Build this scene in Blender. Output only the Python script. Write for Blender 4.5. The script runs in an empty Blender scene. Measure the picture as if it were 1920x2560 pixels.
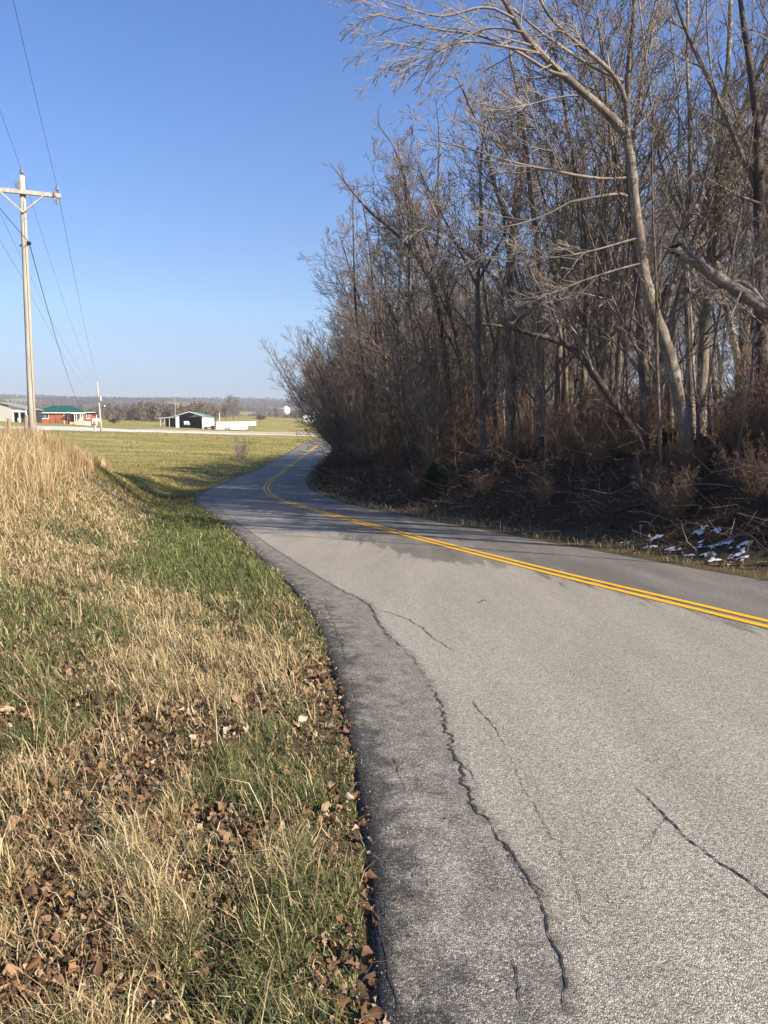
import bpy, bmesh, math, random
import numpy as np
from mathutils import Vector, Matrix

# ------------------------------------------------------------------ camera, sky, sun
scn = bpy.context.scene
C = scn.collection
EYE = 1.6
F = 1800.0                                  # focal length in photo pixels (photo 1920 x 2560)
HORIZON = 1085.0
PITCH = math.atan((1280 - HORIZON) / F)
cam_data = bpy.data.cameras.new("camera")
cam = bpy.data.objects.new("camera", cam_data)
C.objects.link(cam)
cam.location = (0, 0, EYE)
cam.rotation_euler = (math.pi / 2 - PITCH, 0, 0)
cam_data.sensor_fit = 'VERTICAL'
cam_data.sensor_height = 36.0
cam_data.lens = 36.0 * F / 2560.0
cam_data.clip_start = 0.05
cam_data.clip_end = 20000
scn.camera = cam

SUN_EL = math.radians(31)
SUN_DIR = Vector((0.82, -0.57, 0)).normalized() * math.cos(SUN_EL) + Vector((0, 0, math.sin(SUN_EL)))
w = bpy.data.worlds.new("World")
scn.world = w
w.use_nodes = True
wn = w.node_tree
bg = wn.nodes["Background"]
sky = wn.nodes.new("ShaderNodeTexSky")
sky.sky_type = 'NISHITA'
sky.sun_disc = False
sky.sun_elevation = SUN_EL
sky.sun_rotation = math.atan2(SUN_DIR.x, SUN_DIR.y)
sky.air_density = 1.0
sky.dust_density = 0.1
sky.ozone_density = 1.6
sky.altitude = 200
tintn = wn.nodes.new("ShaderNodeMix"); tintn.data_type = 'RGBA'; tintn.blend_type = 'MULTIPLY'
tintn.inputs[0].default_value = 1.0; tco = wn.nodes.new("ShaderNodeTexCoord"); sxyz = wn.nodes.new("ShaderNodeSeparateXYZ"); wn.links.new(tco.outputs["Generated"], sxyz.inputs[0])
rmp = wn.nodes.new("ShaderNodeValToRGB"); wn.links.new(sxyz.outputs["Z"], rmp.inputs[0])     # a dusky, lilac band low over the hills
stops_ = [(0., (.42, .42, .54)), (.055, (.47, .46, .60)), (.10, (.64, .65, .77)), (.16, (.83, .86, .95)), (.25, (.83, .90, 1.08)), (.36, (.82, .95, 1.22)), (.48, (.76, .93, 1.27)), (1., (.76, .93, 1.27))]
while len(rmp.color_ramp.elements) < len(stops_): rmp.color_ramp.elements.new(.5)
for e_, (p_, c_) in zip(rmp.color_ramp.elements, stops_):
    e_.position = p_; e_.color = (*c_, 1)
wn.links.new(rmp.outputs[0], tintn.inputs[7])
hsn = wn.nodes.new("ShaderNodeHueSaturation"); hsn.inputs["Saturation"].default_value = 1.06
wn.links.new(sky.outputs[0], tintn.inputs[6]); wn.links.new(tintn.outputs[2], hsn.inputs["Color"])
wn.links.new(hsn.outputs[0], bg.inputs[0])
bg.inputs[1].default_value = 0.074
sl = bpy.data.lights.new("sun", 'SUN')
sl.energy = 5.0
sl.angle = math.radians(0.55)
sl.color = (1.0, 0.885, 0.72)
so = bpy.data.objects.new("sun", sl)
C.objects.link(so)
so.rotation_euler = SUN_DIR.to_track_quat('Z', 'Y').to_euler()
scn.view_settings.view_transform = 'Standard'
scn.view_settings.look = 'None'
scn.view_settings.exposure = 1.12
scn.view_settings.gamma = 1
scn.render.engine = 'CYCLES'
scn.cycles.max_bounces = 6
scn.cycles.diffuse_bounces = 3
scn.cycles.transparent_max_bounces = 4
scn.cycles.volume_bounces = 1
scn.cycles.use_denoising = True
scn.cycles.denoiser = 'OPENIMAGEDENOISE'
scn.cycles.denoising_input_passes = 'RGB_ALBEDO_NORMAL'
scn.cycles.denoising_prefilter = 'ACCURATE'

# ------------------------------------------------------------------ small helpers
def tag(o, label=None, cat=None, group=None, kind=None):
    if label: o['label'] = label
    if cat: o['category'] = cat
    if group: o['group'] = group
    if kind: o['kind'] = kind
    return o

def empty(name, loc=(0, 0, 0), rz=0.0, label=None, cat=None, group=None):
    o = bpy.data.objects.new(name, None)
    o.empty_display_size = 0.2
    C.objects.link(o)
    o.location = loc
    o.rotation_euler = (0, 0, rz)
    return tag(o, label, cat, group)

def mesh_np(name, verts, loops, starts, mat=None, parent=None, col=None, smooth=False, attrs=None):
    me = bpy.data.meshes.new(name)
    verts = np.asarray(verts, dtype=np.float32)
    loops = np.asarray(loops, dtype=np.int32)
    starts = np.asarray(starts, dtype=np.int32)
    me.vertices.add(len(verts)); me.vertices.foreach_set("co", verts.ravel())
    me.loops.add(len(loops)); me.loops.foreach_set("vertex_index", loops)
    me.polygons.add(len(starts)); me.polygons.foreach_set("loop_start", starts)
    if smooth:
        me.polygons.foreach_set("use_smooth", np.ones(len(starts), dtype=bool))
    if col is not None:
        a = me.color_attributes.new("tint", 'FLOAT_COLOR', 'POINT')
        c4 = np.ones((len(verts), 4), dtype=np.float32); c4[:, :3] = col
        a.data.foreach_set("color", c4.ravel())
    for an, av in (attrs or {}).items():
        a = me.color_attributes.new(an, 'FLOAT_COLOR', 'POINT')
        c4 = np.ones((len(verts), 4), dtype=np.float32); c4[:, :av.shape[1]] = av
        a.data.foreach_set("color", c4.ravel())
    me.update(calc_edges=True)
    me.validate()
    if mat: me.materials.append(mat)
    o = bpy.data.objects.new(name, me)
    C.objects.link(o)
    if parent: o.parent = parent
    return o

class MB:
    """collects boxes, prisms, bars and tubes; build() links them as ONE mesh object"""
    def __init__(s): s.v = []; s.f = []
    def add(s, vs, fs):
        b = len(s.v); s.v += [tuple(p) for p in vs]; s.f += [tuple(i + b for i in f) for f in fs]
    def box(s, x0, x1, y0, y1, z0, z1):
        s.add([(x0, y0, z0), (x1, y0, z0), (x1, y1, z0), (x0, y1, z0), (x0, y0, z1), (x1, y0, z1), (x1, y1, z1), (x0, y1, z1)],
              [(0, 3, 2, 1), (4, 5, 6, 7), (0, 1, 5, 4), (1, 2, 6, 5), (2, 3, 7, 6), (3, 0, 4, 7)])
        return s
    def prism_y(s, prof, y0, y1):
        """profile of (x, z) points counter-clockwise seen from -y, extruded along y"""
        n = len(prof)
        s.add([(x, y0, z) for x, z in prof] + [(x, y1, z) for x, z in prof],
              [tuple(range(n)), tuple(range(2 * n - 1, n - 1, -1))] + [(i, i + n, (i + 1) % n + n, (i + 1) % n) for i in range(n)])
        return s
    def prism_x(s, prof, x0, x1):
        n = len(prof)
        s.add([(x0, y, z) for y, z in prof] + [(x1, y, z) for y, z in prof],
              [tuple(range(n - 1, -1, -1)), tuple(range(n, 2 * n))] + [(i, (i + 1) % n, (i + 1) % n + n, i + n) for i in range(n)])
        return s
    def tube(s, pts, rad, sides=8, cap=True):
        pts = [Vector(p) for p in pts]
        if not hasattr(rad, '__len__'): rad = [rad] * len(pts)
        n = len(pts); vs = []
        for i, p in enumerate(pts):
            t = (pts[min(i + 1, n - 1)] - pts[max(i - 1, 0)]).normalized()
            ref = Vector((0, 0, 1)) if abs(t.z) < 0.9 else Vector((1, 0, 0))
            a = t.cross(ref).normalized(); b = t.cross(a)
            for k in range(sides):
                an = 2 * math.pi * k / sides
                vs.append(p + (a * math.cos(an) + b * math.sin(an)) * rad[i])
        fs = [(i * sides + k, i * sides + (k + 1) % sides, (i + 1) * sides + (k + 1) % sides, (i + 1) * sides + k)
              for i in range(n - 1) for k in range(sides)]
        if cap:
            fs.append(tuple(range(sides - 1, -1, -1))); fs.append(tuple((n - 1) * sides + k for k in range(sides)))
        s.add(vs, fs); return s
    def lathe(s, prof, cx=0, cy=0, sides=20):
        vs = []; n = len(prof)
        for r, z in prof:
            for k in range(sides):
                an = 2 * math.pi * k / sides
                vs.append((cx + r * math.cos(an), cy + r * math.sin(an), z))
        fs = [(i * sides + k, i * sides + (k + 1) % sides, (i + 1) * sides + (k + 1) % sides, (i + 1) * sides + k)
              for i in range(n - 1) for k in range(sides)]
        s.add(vs, fs); return s
    def build(s, name, mat, parent=None, bevel=0.0, smooth=False):
        me = bpy.data.meshes.new(name)
        me.from_pydata(s.v, [], s.f)
        bm = bmesh.new(); bm.from_mesh(me)
        bmesh.ops.recalc_face_normals(bm, faces=bm.faces)
        if bevel:
            bmesh.ops.bevel(bm, geom=[e for e in bm.edges if len(e.link_faces) == 2 and e.calc_face_angle(0) > 0.6], offset=bevel, segments=2, affect='EDGES', profile=0.6)
        bm.to_mesh(me); bm.free()
        if smooth:
            for p in me.polygons: p.use_smooth = True
        if mat: me.materials.append(mat)
        o = bpy.data.objects.new(name, me); C.objects.link(o)
        if parent: o.parent = parent
        return o

# ------------------------------------------------------------------ noise
def _hash(ix, iy, seed):
    h = (ix.astype(np.int64) * 374761393 + iy.astype(np.int64) * 668265263 + seed * 1274126177) & 0xFFFFFFFF
    h = ((h ^ (h >> 13)) * 1274126177) & 0xFFFFFFFF
    h = h ^ (h >> 16)
    return (h & 0xFFFFFF) / float(0xFFFFFF)

def vnoise(x, y, seed=0):
    x = np.asarray(x, float); y = np.asarray(y, float)
    ix = np.floor(x); iy = np.floor(y); fx = x - ix; fy = y - iy
    fx = fx * fx * (3 - 2 * fx); fy = fy * fy * (3 - 2 * fy)
    a = _hash(ix, iy, seed); b = _hash(ix + 1, iy, seed); c = _hash(ix, iy + 1, seed); d = _hash(ix + 1, iy + 1, seed)
    return (a * (1 - fx) + b * fx) * (1 - fy) + (c * (1 - fx) + d * fx) * fy

def fbm(x, y, seed=0, oct=4):
    s = 0; a = 0.5; t = 0
    for i in range(oct):
        s = s + a * vnoise(np.asarray(x) * 2 ** i + 17.3 * i, np.asarray(y) * 2 ** i - 9.1 * i, seed + i); t += a; a *= 0.5
    return s / t

def sstep(a, b, v):
    t = np.clip((np.asarray(v, float) - a) / (b - a), 0, 1)
    return t * t * (3 - 2 * t)

# ------------------------------------------------------------------ the lie of the land
_by = np.array([-60, -20, 0, 5, 10, 15, 22, 30, 40, 60, 85, 110, 150, 204, 265, 330, 415, 480, 560, 700, 6000.])
_bz = np.array([0.8, 0.5, 0, -.20, -.50, -.76, -1.06, -1.31, -1.50, -1.45, -1.22, -.75, 0, .3, .3, 3.6, 8.6, 9.6, 4.0, -6, -6])
_ty = np.concatenate([np.arange(-60, 200, .25), np.arange(200, 6000, 4.)])
_tz = np.interp(_ty, _by, _bz)
for _ in range(3):                          # soften the knees of the profile
    _k = np.ones(9) / 9
    _tz = np.concatenate([_tz[:4], np.convolve(_tz, _k, 'valid'), _tz[-4:]])
def base(y): return np.interp(y, _ty, _tz)

def ray(px, py):
    x = (px - 960) / F; v = -(py - 1280) / F
    return np.array([x, math.cos(PITCH) + v * math.sin(PITCH), -math.sin(PITCH) + v * math.cos(PITCH)])

def march(px, py, zf, t0=1.0, t1=5000):
    d = ray(px, py); d = d / d[1]
    ts = np.exp(np.linspace(math.log(t0), math.log(t1), 6000))
    hgt = EYE + d[2] * ts - zf(d[0] * ts, ts)
    i = int(np.argmax(hgt < 0))
    if hgt[i] >= 0: return None
    a, b = (ts[i - 1], ts[i]) if i else (ts[0], ts[0])
    ha, hb = (hgt[i - 1], hgt[i]) if i else (0, 1)
    t = a + (b - a) * ha / (ha - hb) if ha != hb else a
    return np.array([d[0] * t, t])

def on_road(pts): return np.array([march(px, py, lambda x, y: base(y)) for px, py in pts])

def smooth_line(p, step):
    """resample a polyline and round its corners"""
    p = np.asarray(p, float)
    for _ in range(3):
        q = [p[0]]
        for a, b in zip(p[:-1], p[1:]):
            q += [a * .75 + b * .25, a * .25 + b * .75]
        q.append(p[-1]); p = np.array(q)
    s = np.concatenate([[0], np.cumsum(np.hypot(*np.diff(p, axis=0).T))])
    n = max(3, int(s[-1] / step))
    t = np.linspace(0, s[-1], n)
    return np.stack([np.interp(t, s, p[:, 0]), np.interp(t, s, p[:, 1])], 1)

c_px = [(1920, 1564), (1700, 1510), (1515, 1466), (1300, 1412), (1100, 1360), (900, 1307), (784, 1276), (728, 1259), (680, 1242), (664, 1226), (667, 1212), (683, 1197), (715, 1173), (753, 1144), (784, 1121), (809, 1104)]
l_px = [(920, 2560), (926, 2297), (922, 2124), (896, 1980), (866, 1820), (838, 1690), (800, 1580), (765, 1515), (712, 1450), (640, 1385), (576, 1323), (538, 1293), (500, 1268), (483, 1250), (497, 1233), (531, 1217), (596, 1192), (657, 1166), (695, 1146), (746, 1116), (771, 1102)]
r_px = [(1920, 1449), (1700, 1412), (1505, 1377), (1157, 1313), (900, 1267), (834, 1247), (785, 1228), (764, 1212), (762, 1202), (770, 1186), (786, 1168), (807, 1151), (822, 1135), (838, 1118)]
far_tail = [(-10.5, 185), (-8.5, 225), (-3, 270), (6, 320)]
cw = on_road(c_px); lw = on_road(l_px); rw = on_road(r_px)
d0 = (cw[0] - cw[2]); d0 = d0 / np.hypot(*d0)
centre = smooth_line(np.vstack([cw[0] + d0 * 45, cw[0] + d0 * 20, cw[0] + d0 * 8, cw, np.array(far_tail)]), .35)
left = smooth_line(np.vstack([[cw[0] + d0 * 45 + np.array([-2.6, -1.6])], [cw[0] + d0 * 20 + np.array([-2.7, -1.6])], [[2.7, -4.2]], [[.35, -.4]], lw, np.array(far_tail) + np.array([-2.9, 0])]), .3)
right = smooth_line(np.vstack([[cw[0] + d0 * 45 + np.array([2.4, 1.4])], [cw[0] + d0 * 20 + np.array([2.4, 1.4])], [cw[0] + d0 * 8 + np.array([2.3, 1.4])], rw, np.array(far_tail) + np.array([2.9, 0])]), .3)

def near_line(x, y, L):
    """distance to a polyline, negative on its left"""
    x = np.asarray(x, float).ravel(); y = np.asarray(y, float).ravel()
    a = L[:-1]; ab = L[1:] - a; l2 = (ab ** 2).sum(1) + 1e-12
    out = np.empty(len(x))
    for s in range(0, len(x), 20000):
        X = x[s:s + 20000, None]; Y = y[s:s + 20000, None]
        t = np.clip(((X - a[:, 0]) * ab[:, 0] + (Y - a[:, 1]) * ab[:, 1]) / l2, 0, 1)
        dx = X - a[:, 0] - t * ab[:, 0]; dy = Y - a[:, 1] - t * ab[:, 1]
        dd = dx * dx + dy * dy
        i = dd.argmin(1); r = np.arange(len(i))
        cr = ab[i, 0] * (Y[:, 0] - a[i, 1]) - ab[i, 1] * (X[:, 0] - a[i, 0])
        out[s:s + 20000] = np.sqrt(dd[r, i]) * np.where(cr > 0, -1, 1)
    return out

left_c = left[::3]; right_c = right[::3]

def land(x, y, dl=None, dr=None, carve=True):
    x = np.asarray(x, float); y = np.asarray(y, float); sh = np.broadcast(x, y).shape
    x = np.broadcast_to(x, sh).ravel(); y = np.broadcast_to(y, sh).ravel()
    r = np.hypot(x, y)
    z = base(np.where(y > 0, y, y))
    if dl is None: dl = near_line(x, y, left_c)
    if dr is None: dr = near_line(x, y, right_c)
    near = 1 - sstep(170, 260, r)
    off_l = np.maximum(0, -dl); off_r = np.maximum(0, dr)
    # bank on the left, with the pole on it
    A = np.interp(y, [-10, 0, 8, 15, 22, 28, 33, 40, 52], [.3, .3, .6, 1.3, 2.1, 2.45, 2.25, 1.0, 0])
    xf = np.interp(y, [-5, 4, 10, 20, 28, 40], [-1.0, -1.4, -2.6, -5.8, -8.6, -11])
    z = z + A * sstep(0, np.interp(y, [0, 10, 28], [3.0, 4.0, 5.2]), xf - x) * (dl < 0)
    # field climbs gently towards the farm
    tilt = .053 * np.clip(-(x + 12), -10, 150) * sstep(62, 135, y) * (1 - sstep(430, 700, y))
    z = z + tilt
    # a hollow beside the road where the field meets it
    z = z - .35 * np.exp(-((off_l - 2.2) / 1.6) ** 2) * (dl < 0) * sstep(26, 34, y) * (1 - sstep(70, 110, y))
    # the far pasture only on the right half, lower ground to the left of it
    z = z - 5.5 * sstep(70, 140, -x) * sstep(270, 420, y) * (1 - sstep(500, 700, y))
    # wooded bank on the right
    bk = np.interp(y, [-10, 5, 17, 40, 90, 140], [2.0, 2.2, 2.3, 1.7, .9, .2])
    z = z + bk * sstep(.5, 4.8, off_r) * near * (dr > 0)
    z = z - 5.0 * sstep(22, 70, off_r) * (dr > 0) * sstep(-5, 20, x + .02 * y) * near
    # hills
    ang = np.arctan2(x, np.maximum(y, 1))
    n1 = fbm(ang * 5 + 3, r / 900, 11, 4) ; n2 = fbm(ang * 9 + 1, r / 700, 31, 4)
    hills = (np.interp(r, [650, 900, 1250, 1600, 2100, 2700, 3300, 6000], [0, 16, 44, 60, 104, 150, 146, 90]) * (0.90 + .26 * (n1 - .5)) + 20 * (n2 - .5) * sstep(700, 1200, r))
    z = z + hills
    # small unevenness
    rough = .05 * (fbm(x * .9, y * .9, 5, 3) - .5) + .22 * (fbm(x * .12, y * .12, 8, 3) - .5) * sstep(8, 40, r)
    edge = np.minimum(np.abs(dl), np.abs(dr))
    off = np.where((dl > 0) & (dr < 0), 0, 1)
    z = z + .55 * (fbm(x * 1.1, y * 1.1, 151, 4) - .5) * sstep(.9, 2.6, off_r) * (dr > 0) * near
    z = z + rough * sstep(.1, 1.2, edge) * off * near
    if carve:
        inside = (dl > 0) & (dr < 0)
        z = z - np.where(inside, np.minimum(.05 + r * .0022, .30) * sstep(0, .25, edge), 0)
    return z.reshape(sh)

def gz(x, y): return float(land(np.array([x]), np.array([y]))[0])
def land_nc(x, y): return land(x, y, carve=False)
def at_px(px, py):
    p = march(px, py, land_nc)
    return None if p is None else (float(p[0]), float(p[1]), gz(p[0], p[1]))
def px_at(px, py, Y):
    """the point seen at a photo pixel, Y metres ahead"""
    d = ray(px, py); t = Y / d[1]
    return Vector((d[0] * t, Y, EYE + d[2] * t))

# ------------------------------------------------------------------ materials
def nt(name):
    m = bpy.data.materials.new(name); m.use_nodes = True
    n = m.node_tree.nodes; l = m.node_tree.links
    b = n["Principled BSDF"]; b.inputs["Roughness"].default_value = .85
    b.inputs["Specular IOR Level"].default_value = .25
    return m, n, l, b
def N(n, t, **kw):
    o = n.new(t)
    for k, v in kw.items(): setattr(o, k, v)
    return o
def ramp(n, stops):
    r = n.new("ShaderNodeValToRGB"); e = r.color_ramp.elements
    while len(e) < len(stops): e.new(.5)
    for el, (p, c) in zip(e, stops):
        el.position = p; el.color = (*c, 1)
    return r
def noise(n, l, vec, scale, detail=4, rough=.6):
    t = n.new("ShaderNodeTexNoise"); t.inputs["Scale"].default_value = scale
    t.inputs["Detail"].default_value = detail; t.inputs["Roughness"].default_value = rough
    if vec is not None: l.new(vec, t.inputs["Vector"])
    return t
def mixc(n, l, fac, a, b, mode='MIX'):
    m = n.new("ShaderNodeMix"); m.data_type = 'RGBA'; m.blend_type = mode
    for s, v in ((m.inputs[0], fac), (m.inputs[6], a), (m.inputs[7], b)):
        if isinstance(v, bpy.types.NodeSocket): l.new(v, s)
        elif isinstance(v, tuple): s.default_value = (*v, 1)
        else: s.default_value = v
    return m.outputs[2]
def maprange(n, l, v, a, b, c=0., d=1.):
    m = n.new("ShaderNodeMapRange"); l.new(v, m.inputs[0])
    for i, k in enumerate((a, b, c, d)): m.inputs[i + 1].default_value = k
    return m.outputs[0]
def bump(n, l, b, h, strength, dist):
    bp = n.new("ShaderNodeBump"); bp.inputs["Strength"].default_value = strength; bp.inputs["Distance"].default_value = dist
    l.new(h, bp.inputs["Height"]); l.new(bp.outputs[0], b.inputs["Normal"])

def mat_noise(name, c1, c2, scale=3., rough=.85, stretch=(1, 1, 1), bmp=0., bdist=.01, metal=0., detail=5):
    m, n, l, b = nt(name)
    tc = n.new("ShaderNodeTexCoord"); mp = n.new("ShaderNodeMapping"); mp.inputs["Scale"].default_value = stretch
    l.new(tc.outputs["Object"], mp.inputs[0])
    t = noise(n, l, mp.outputs[0], scale, detail)
    r = ramp(n, [(.3, c1), (.7, c2)]); l.new(t.outputs[0], r.inputs[0]); l.new(r.outputs[0], b.inputs["Base Color"])
    b.inputs["Roughness"].default_value = rough; b.inputs["Metallic"].default_value = metal
    if bmp: bump(n, l, b, t.outputs[0], bmp, bdist)
    return m

def mat_tint(name, transl=.3, rough=.7, spec=.2):
    m, n, l, b = nt(name)
    a = n.new("ShaderNodeAttribute"); a.attribute_name = "tint"
    l.new(a.outputs["Color"], b.inputs["Base Color"])
    b.inputs["Roughness"].default_value = rough; b.inputs["Specular IOR Level"].default_value = spec
    if transl:
        tr = n.new("ShaderNodeBsdfTranslucent"); l.new(a.outputs["Color"], tr.inputs[0])
        mx = n.new("ShaderNodeMixShader"); mx.inputs[0].default_value = transl
        l.new(b.outputs[0], mx.inputs[1]); l.new(tr.outputs[0], mx.inputs[2])
        l.new(mx.outputs[0], n["Material Output"].inputs[0])
    return m

M = {}
M['grass'] = mat_tint('grass_blade', .25)
M['leaf'] = mat_tint('dry_leaf', .15, .75)
M['twig_tint'] = mat_tint('cane', 0, .85)
def bark(name, c1, c2, scale, bm_=.6):
    m, n, l, b = nt(name)
    tc = n.new("ShaderNodeTexCoord"); mp = n.new("ShaderNodeMapping"); mp.inputs["Scale"].default_value = (1, 1, .22)
    l.new(tc.outputs["Object"], mp.inputs[0])
    t = noise(n, l, mp.outputs[0], scale, 6, .7)
    t2 = noise(n, l, tc.outputs["Object"], 1.3, 3)
    r = ramp(n, [(.35, c1), (.65, c2)]); l.new(t.outputs[0], r.inputs[0])
    f = maprange(n, l, t2.outputs[0], .42, .66, .0, .8)
    oi = n.new("ShaderNodeObjectInfo")
    o = mixc(n, l, f, r.outputs[0], tuple(k * .62 for k in c1))
    hs = n.new("ShaderNodeHueSaturation"); l.new(o, hs.inputs["Color"]); l.new(maprange(n, l, oi.outputs["Random"], 0, 1, .75, 1.25), hs.inputs["Value"])
    l.new(hs.outputs[0], b.inputs["Base Color"])
    b.inputs["Roughness"].default_value = .9
    t3 = noise(n, l, tc.outputs["Object"], scale * 1.6, 6, .8)
    hs.inputs["Saturation"].default_value = .92
    crv = mixc(n, l, maprange(n, l, t3.outputs[0], .50, .62, 0, .62), hs.outputs[0], tuple(k * .35 for k in c1)); l.new(crv, b.inputs["Base Color"])
    bump(n, l, b, t3.outputs[0], bm_, .035)
    return m
M['bark'] = bark('bark_brown', (.125, .095, .07), (.31, .25, .19), 16)
M['bark_pale'] = bark('bark_pale', (.17, .14, .105), (.46, .39, .30), 20, .9)
M['bark_dark'] = bark('bark_dark', (.06, .045, .035), (.15, .115, .09), 14)
M['twig'] = mat_noise('twig_brown', (.125, .099, .079), (.255, .208, .168), 2.0, .9)
M['twig_pale'] = mat_noise('twig_pale', (.19, .16, .13), (.35, .30, .25), 2.0, .85)
M['twig_red'] = mat_noise('twig_reddish', (.12, .078, .054), (.24, .165, .115), 2.0, .9)
M['hill_twig'] = mat_noise('distant_twigs', (.10, .080, .066), (.20, .165, .14), .012, .95)
M['wood_pole'] = mat_noise('weathered_pole_wood', (.30, .27, .225), (.52, .475, .40), 9, .9, (1, 1, .06), .35, .01)
M['wood_old'] = mat_noise('weathered_post_wood', (.20, .17, .14), (.36, .31, .26), 9, .9, (1, 1, .1), .4, .01)
M['steel'] = mat_noise('galvanised_steel', (.40, .41, .42), (.55, .56, .57), 6, .45, metal=.6)
M['ceramic'] = mat_noise('insulator_ceramic', (.16, .16, .17), (.26, .26, .27), 6, .3)
M['wire'] = mat_noise('wire_aluminium', (.10, .10, .11), (.16, .16, .17), 6, .6)
M['cable'] = mat_noise('black_cable', (.018, .018, .02), (.03, .03, .032), 6, .6)
M['white'] = mat_noise('white_paint', (.70, .70, .68), (.80, .80, .78), 1.2, .55)
M['white_metal'] = mat_noise('white_sheet_metal', (.74, .75, .76), (.82, .82, .82), .8, .4)
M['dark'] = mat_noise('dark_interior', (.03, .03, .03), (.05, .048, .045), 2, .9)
M['glass'] = mat_noise('window_glass', (.05, .06, .07), (.09, .10, .12), 1, .15)
M['rubber'] = mat_noise('black_rubber', (.02, .02, .02), (.035, .035, .035), 8, .8)
M['snow'] = mat_noise('old_snow', (.58, .60, .63), (.74, .76, .79), 9, .7, bmp=.3)

# asphalt
m, n, l, b = nt('asphalt'); M['asphalt'] = m
geo = n.new("ShaderNodeNewGeometry"); at = n.new("ShaderNodeAttribute"); at.attribute_name = "road"
sep = n.new("ShaderNodeSeparateColor"); l.new(at.outputs["Color"], sep.inputs[0])
pos = geo.outputs["Position"]
v1 = N(n, "ShaderNodeTexVoronoi"); v1.inputs["Scale"].default_value = 175; l.new(pos, v1.inputs["Vector"])
sv = n.new("ShaderNodeSeparateColor"); l.new(v1.outputs["Color"], sv.inputs[0])
stone = ramp(n, [(0., (.085, .08, .074)), (.22, (.20, .19, .172)), (.7, (.32, .302, .27)), (1., (.54, .51, .46))]); l.new(sv.outputs[0], stone.inputs[0])
stone_d = ramp(n, [(0., (.028, .028, .028)), (.55, (.080, .078, .075)), (.85, (.15, .145, .14)), (1., (.32, .31, .29))]); l.new(sv.outputs[0], stone_d.inputs[0])
mp = n.new("ShaderNodeMapping"); l.new(pos, mp.inputs[0]); mp.inputs["Rotation"].default_value = (0, 0, math.radians(-30)); mp.inputs["Scale"].default_value = (1.6, .22, 1)
big = noise(n, l, mp.outputs[0], 1.1, 5, .6)
mid = noise(n, l, pos, 5.5, 5, .7)
fine = noise(n, l, pos, 52, 4, .75)
# shoulder strip and ragged dark edge:  road.r = distance right of the old edge crack + .5,  road.g = distance from the left edge
nse = n.new("ShaderNodeMath"); nse.operation = 'MULTIPLY_ADD'; l.new(mid.outputs[0], nse.inputs[0]); nse.inputs[1].default_value = .30; l.new(sep.outputs[0], nse.inputs[2])
sh_f = maprange(n, l, nse.outputs[0], .56, .70, 1, 0)
edn = n.new("ShaderNodeMath"); edn.operation = 'MULTIPLY_ADD'; l.new(mid.outputs[0], edn.inputs[0]); edn.inputs[1].default_value = -.9; l.new(sep.outputs[1], edn.inputs[2])
ed_f = maprange(n, l, edn.outputs[0], -.38, -.14, 1, 0)
blot = maprange(n, l, fine.outputs[0], .40, .66, 0, 1)
f_sh = n.new("ShaderNodeMath"); f_sh.operation = 'MULTIPLY'; l.new(sh_f, f_sh.inputs[0]); l.new(maprange(n, l, mid.outputs[0], .3, .7, .15, .95), f_sh.inputs[1])
f_mx = n.new("ShaderNodeMath"); f_mx.operation = 'MAXIMUM'; l.new(f_sh.outputs[0], f_mx.inputs[0]); l.new(ed_f, f_mx.inputs[1])
colr = mixc(n, l, f_mx.outputs[0], stone.outputs[0], stone_d.outputs[0])
colr = mixc(n, l, ed_f, colr, mixc(n, l, 1., colr, (.68, .67, .66), 'MULTIPLY'))
colr = mixc(n, l, maprange(n, l, big.outputs[0], .38, .66, 0, .62), colr, mixc(n, l, 1., colr, (.74, .735, .73), 'MULTIPLY'))
colr = mixc(n, l, maprange(n, l, fine.outputs[0], .56, .68, 0, .62), colr, (.07, .068, .065))
# darker, slightly smoother stretch of asphalt, its border frayed along the wheel tracks
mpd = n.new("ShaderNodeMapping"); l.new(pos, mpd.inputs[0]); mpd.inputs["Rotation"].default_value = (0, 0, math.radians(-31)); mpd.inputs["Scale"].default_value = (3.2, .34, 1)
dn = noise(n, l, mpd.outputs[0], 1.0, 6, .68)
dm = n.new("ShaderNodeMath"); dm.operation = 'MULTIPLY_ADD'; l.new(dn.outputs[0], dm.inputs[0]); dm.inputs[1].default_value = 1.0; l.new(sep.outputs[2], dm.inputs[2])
dark_f = maprange(n, l, dm.outputs[0], .985, 1.05, 0, 1)
dark_v = n.new("ShaderNodeMath"); dark_v.operation = 'MULTIPLY'; l.new(dark_f, dark_v.inputs[0]); l.new(maprange(n, l, big.outputs[0], .3, .7, .62, 1.), dark_v.inputs[1])
colr = mixc(n, l, dark_v.outputs[0], colr, mixc(n, l, 1., colr, (.50, .51, .535), 'MULTIPLY'))
l.new(maprange(n, l, dark_v.outputs[0], 0, 1, .88, .68), b.inputs["Roughness"])
cg = n.new("ShaderNodeMath"); cg.operation = 'SUBTRACT'; l.new(sep.outputs[0], cg.inputs[0]); cg.inputs[1].default_value = .5
ca = n.new("ShaderNodeMath"); ca.operation = 'ABSOLUTE'; l.new(cg.outputs[0], ca.inputs[0])
cn = n.new("ShaderNodeMath"); cn.operation = 'MULTIPLY'; l.new(maprange(n, l, ca.outputs[0], .0, .085, 1, 0), cn.inputs[0]); l.new(maprange(n, l, noise(n, l, pos, 11, 4, .75).outputs[0], .42, .66, .0, .85), cn.inputs[1])
colr = mixc(n, l, cn.outputs[0], colr, (.04, .038, .035))
warm = mixc(n, l, 1., colr, (1.13, 1.09, 1.0), 'MULTIPLY')
l.new(warm, b.inputs["Base Color"]); b.inputs["Specular IOR Level"].default_value = .3
bump(n, l, b, v1.outputs["Distance"], .6, -.006)

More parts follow.
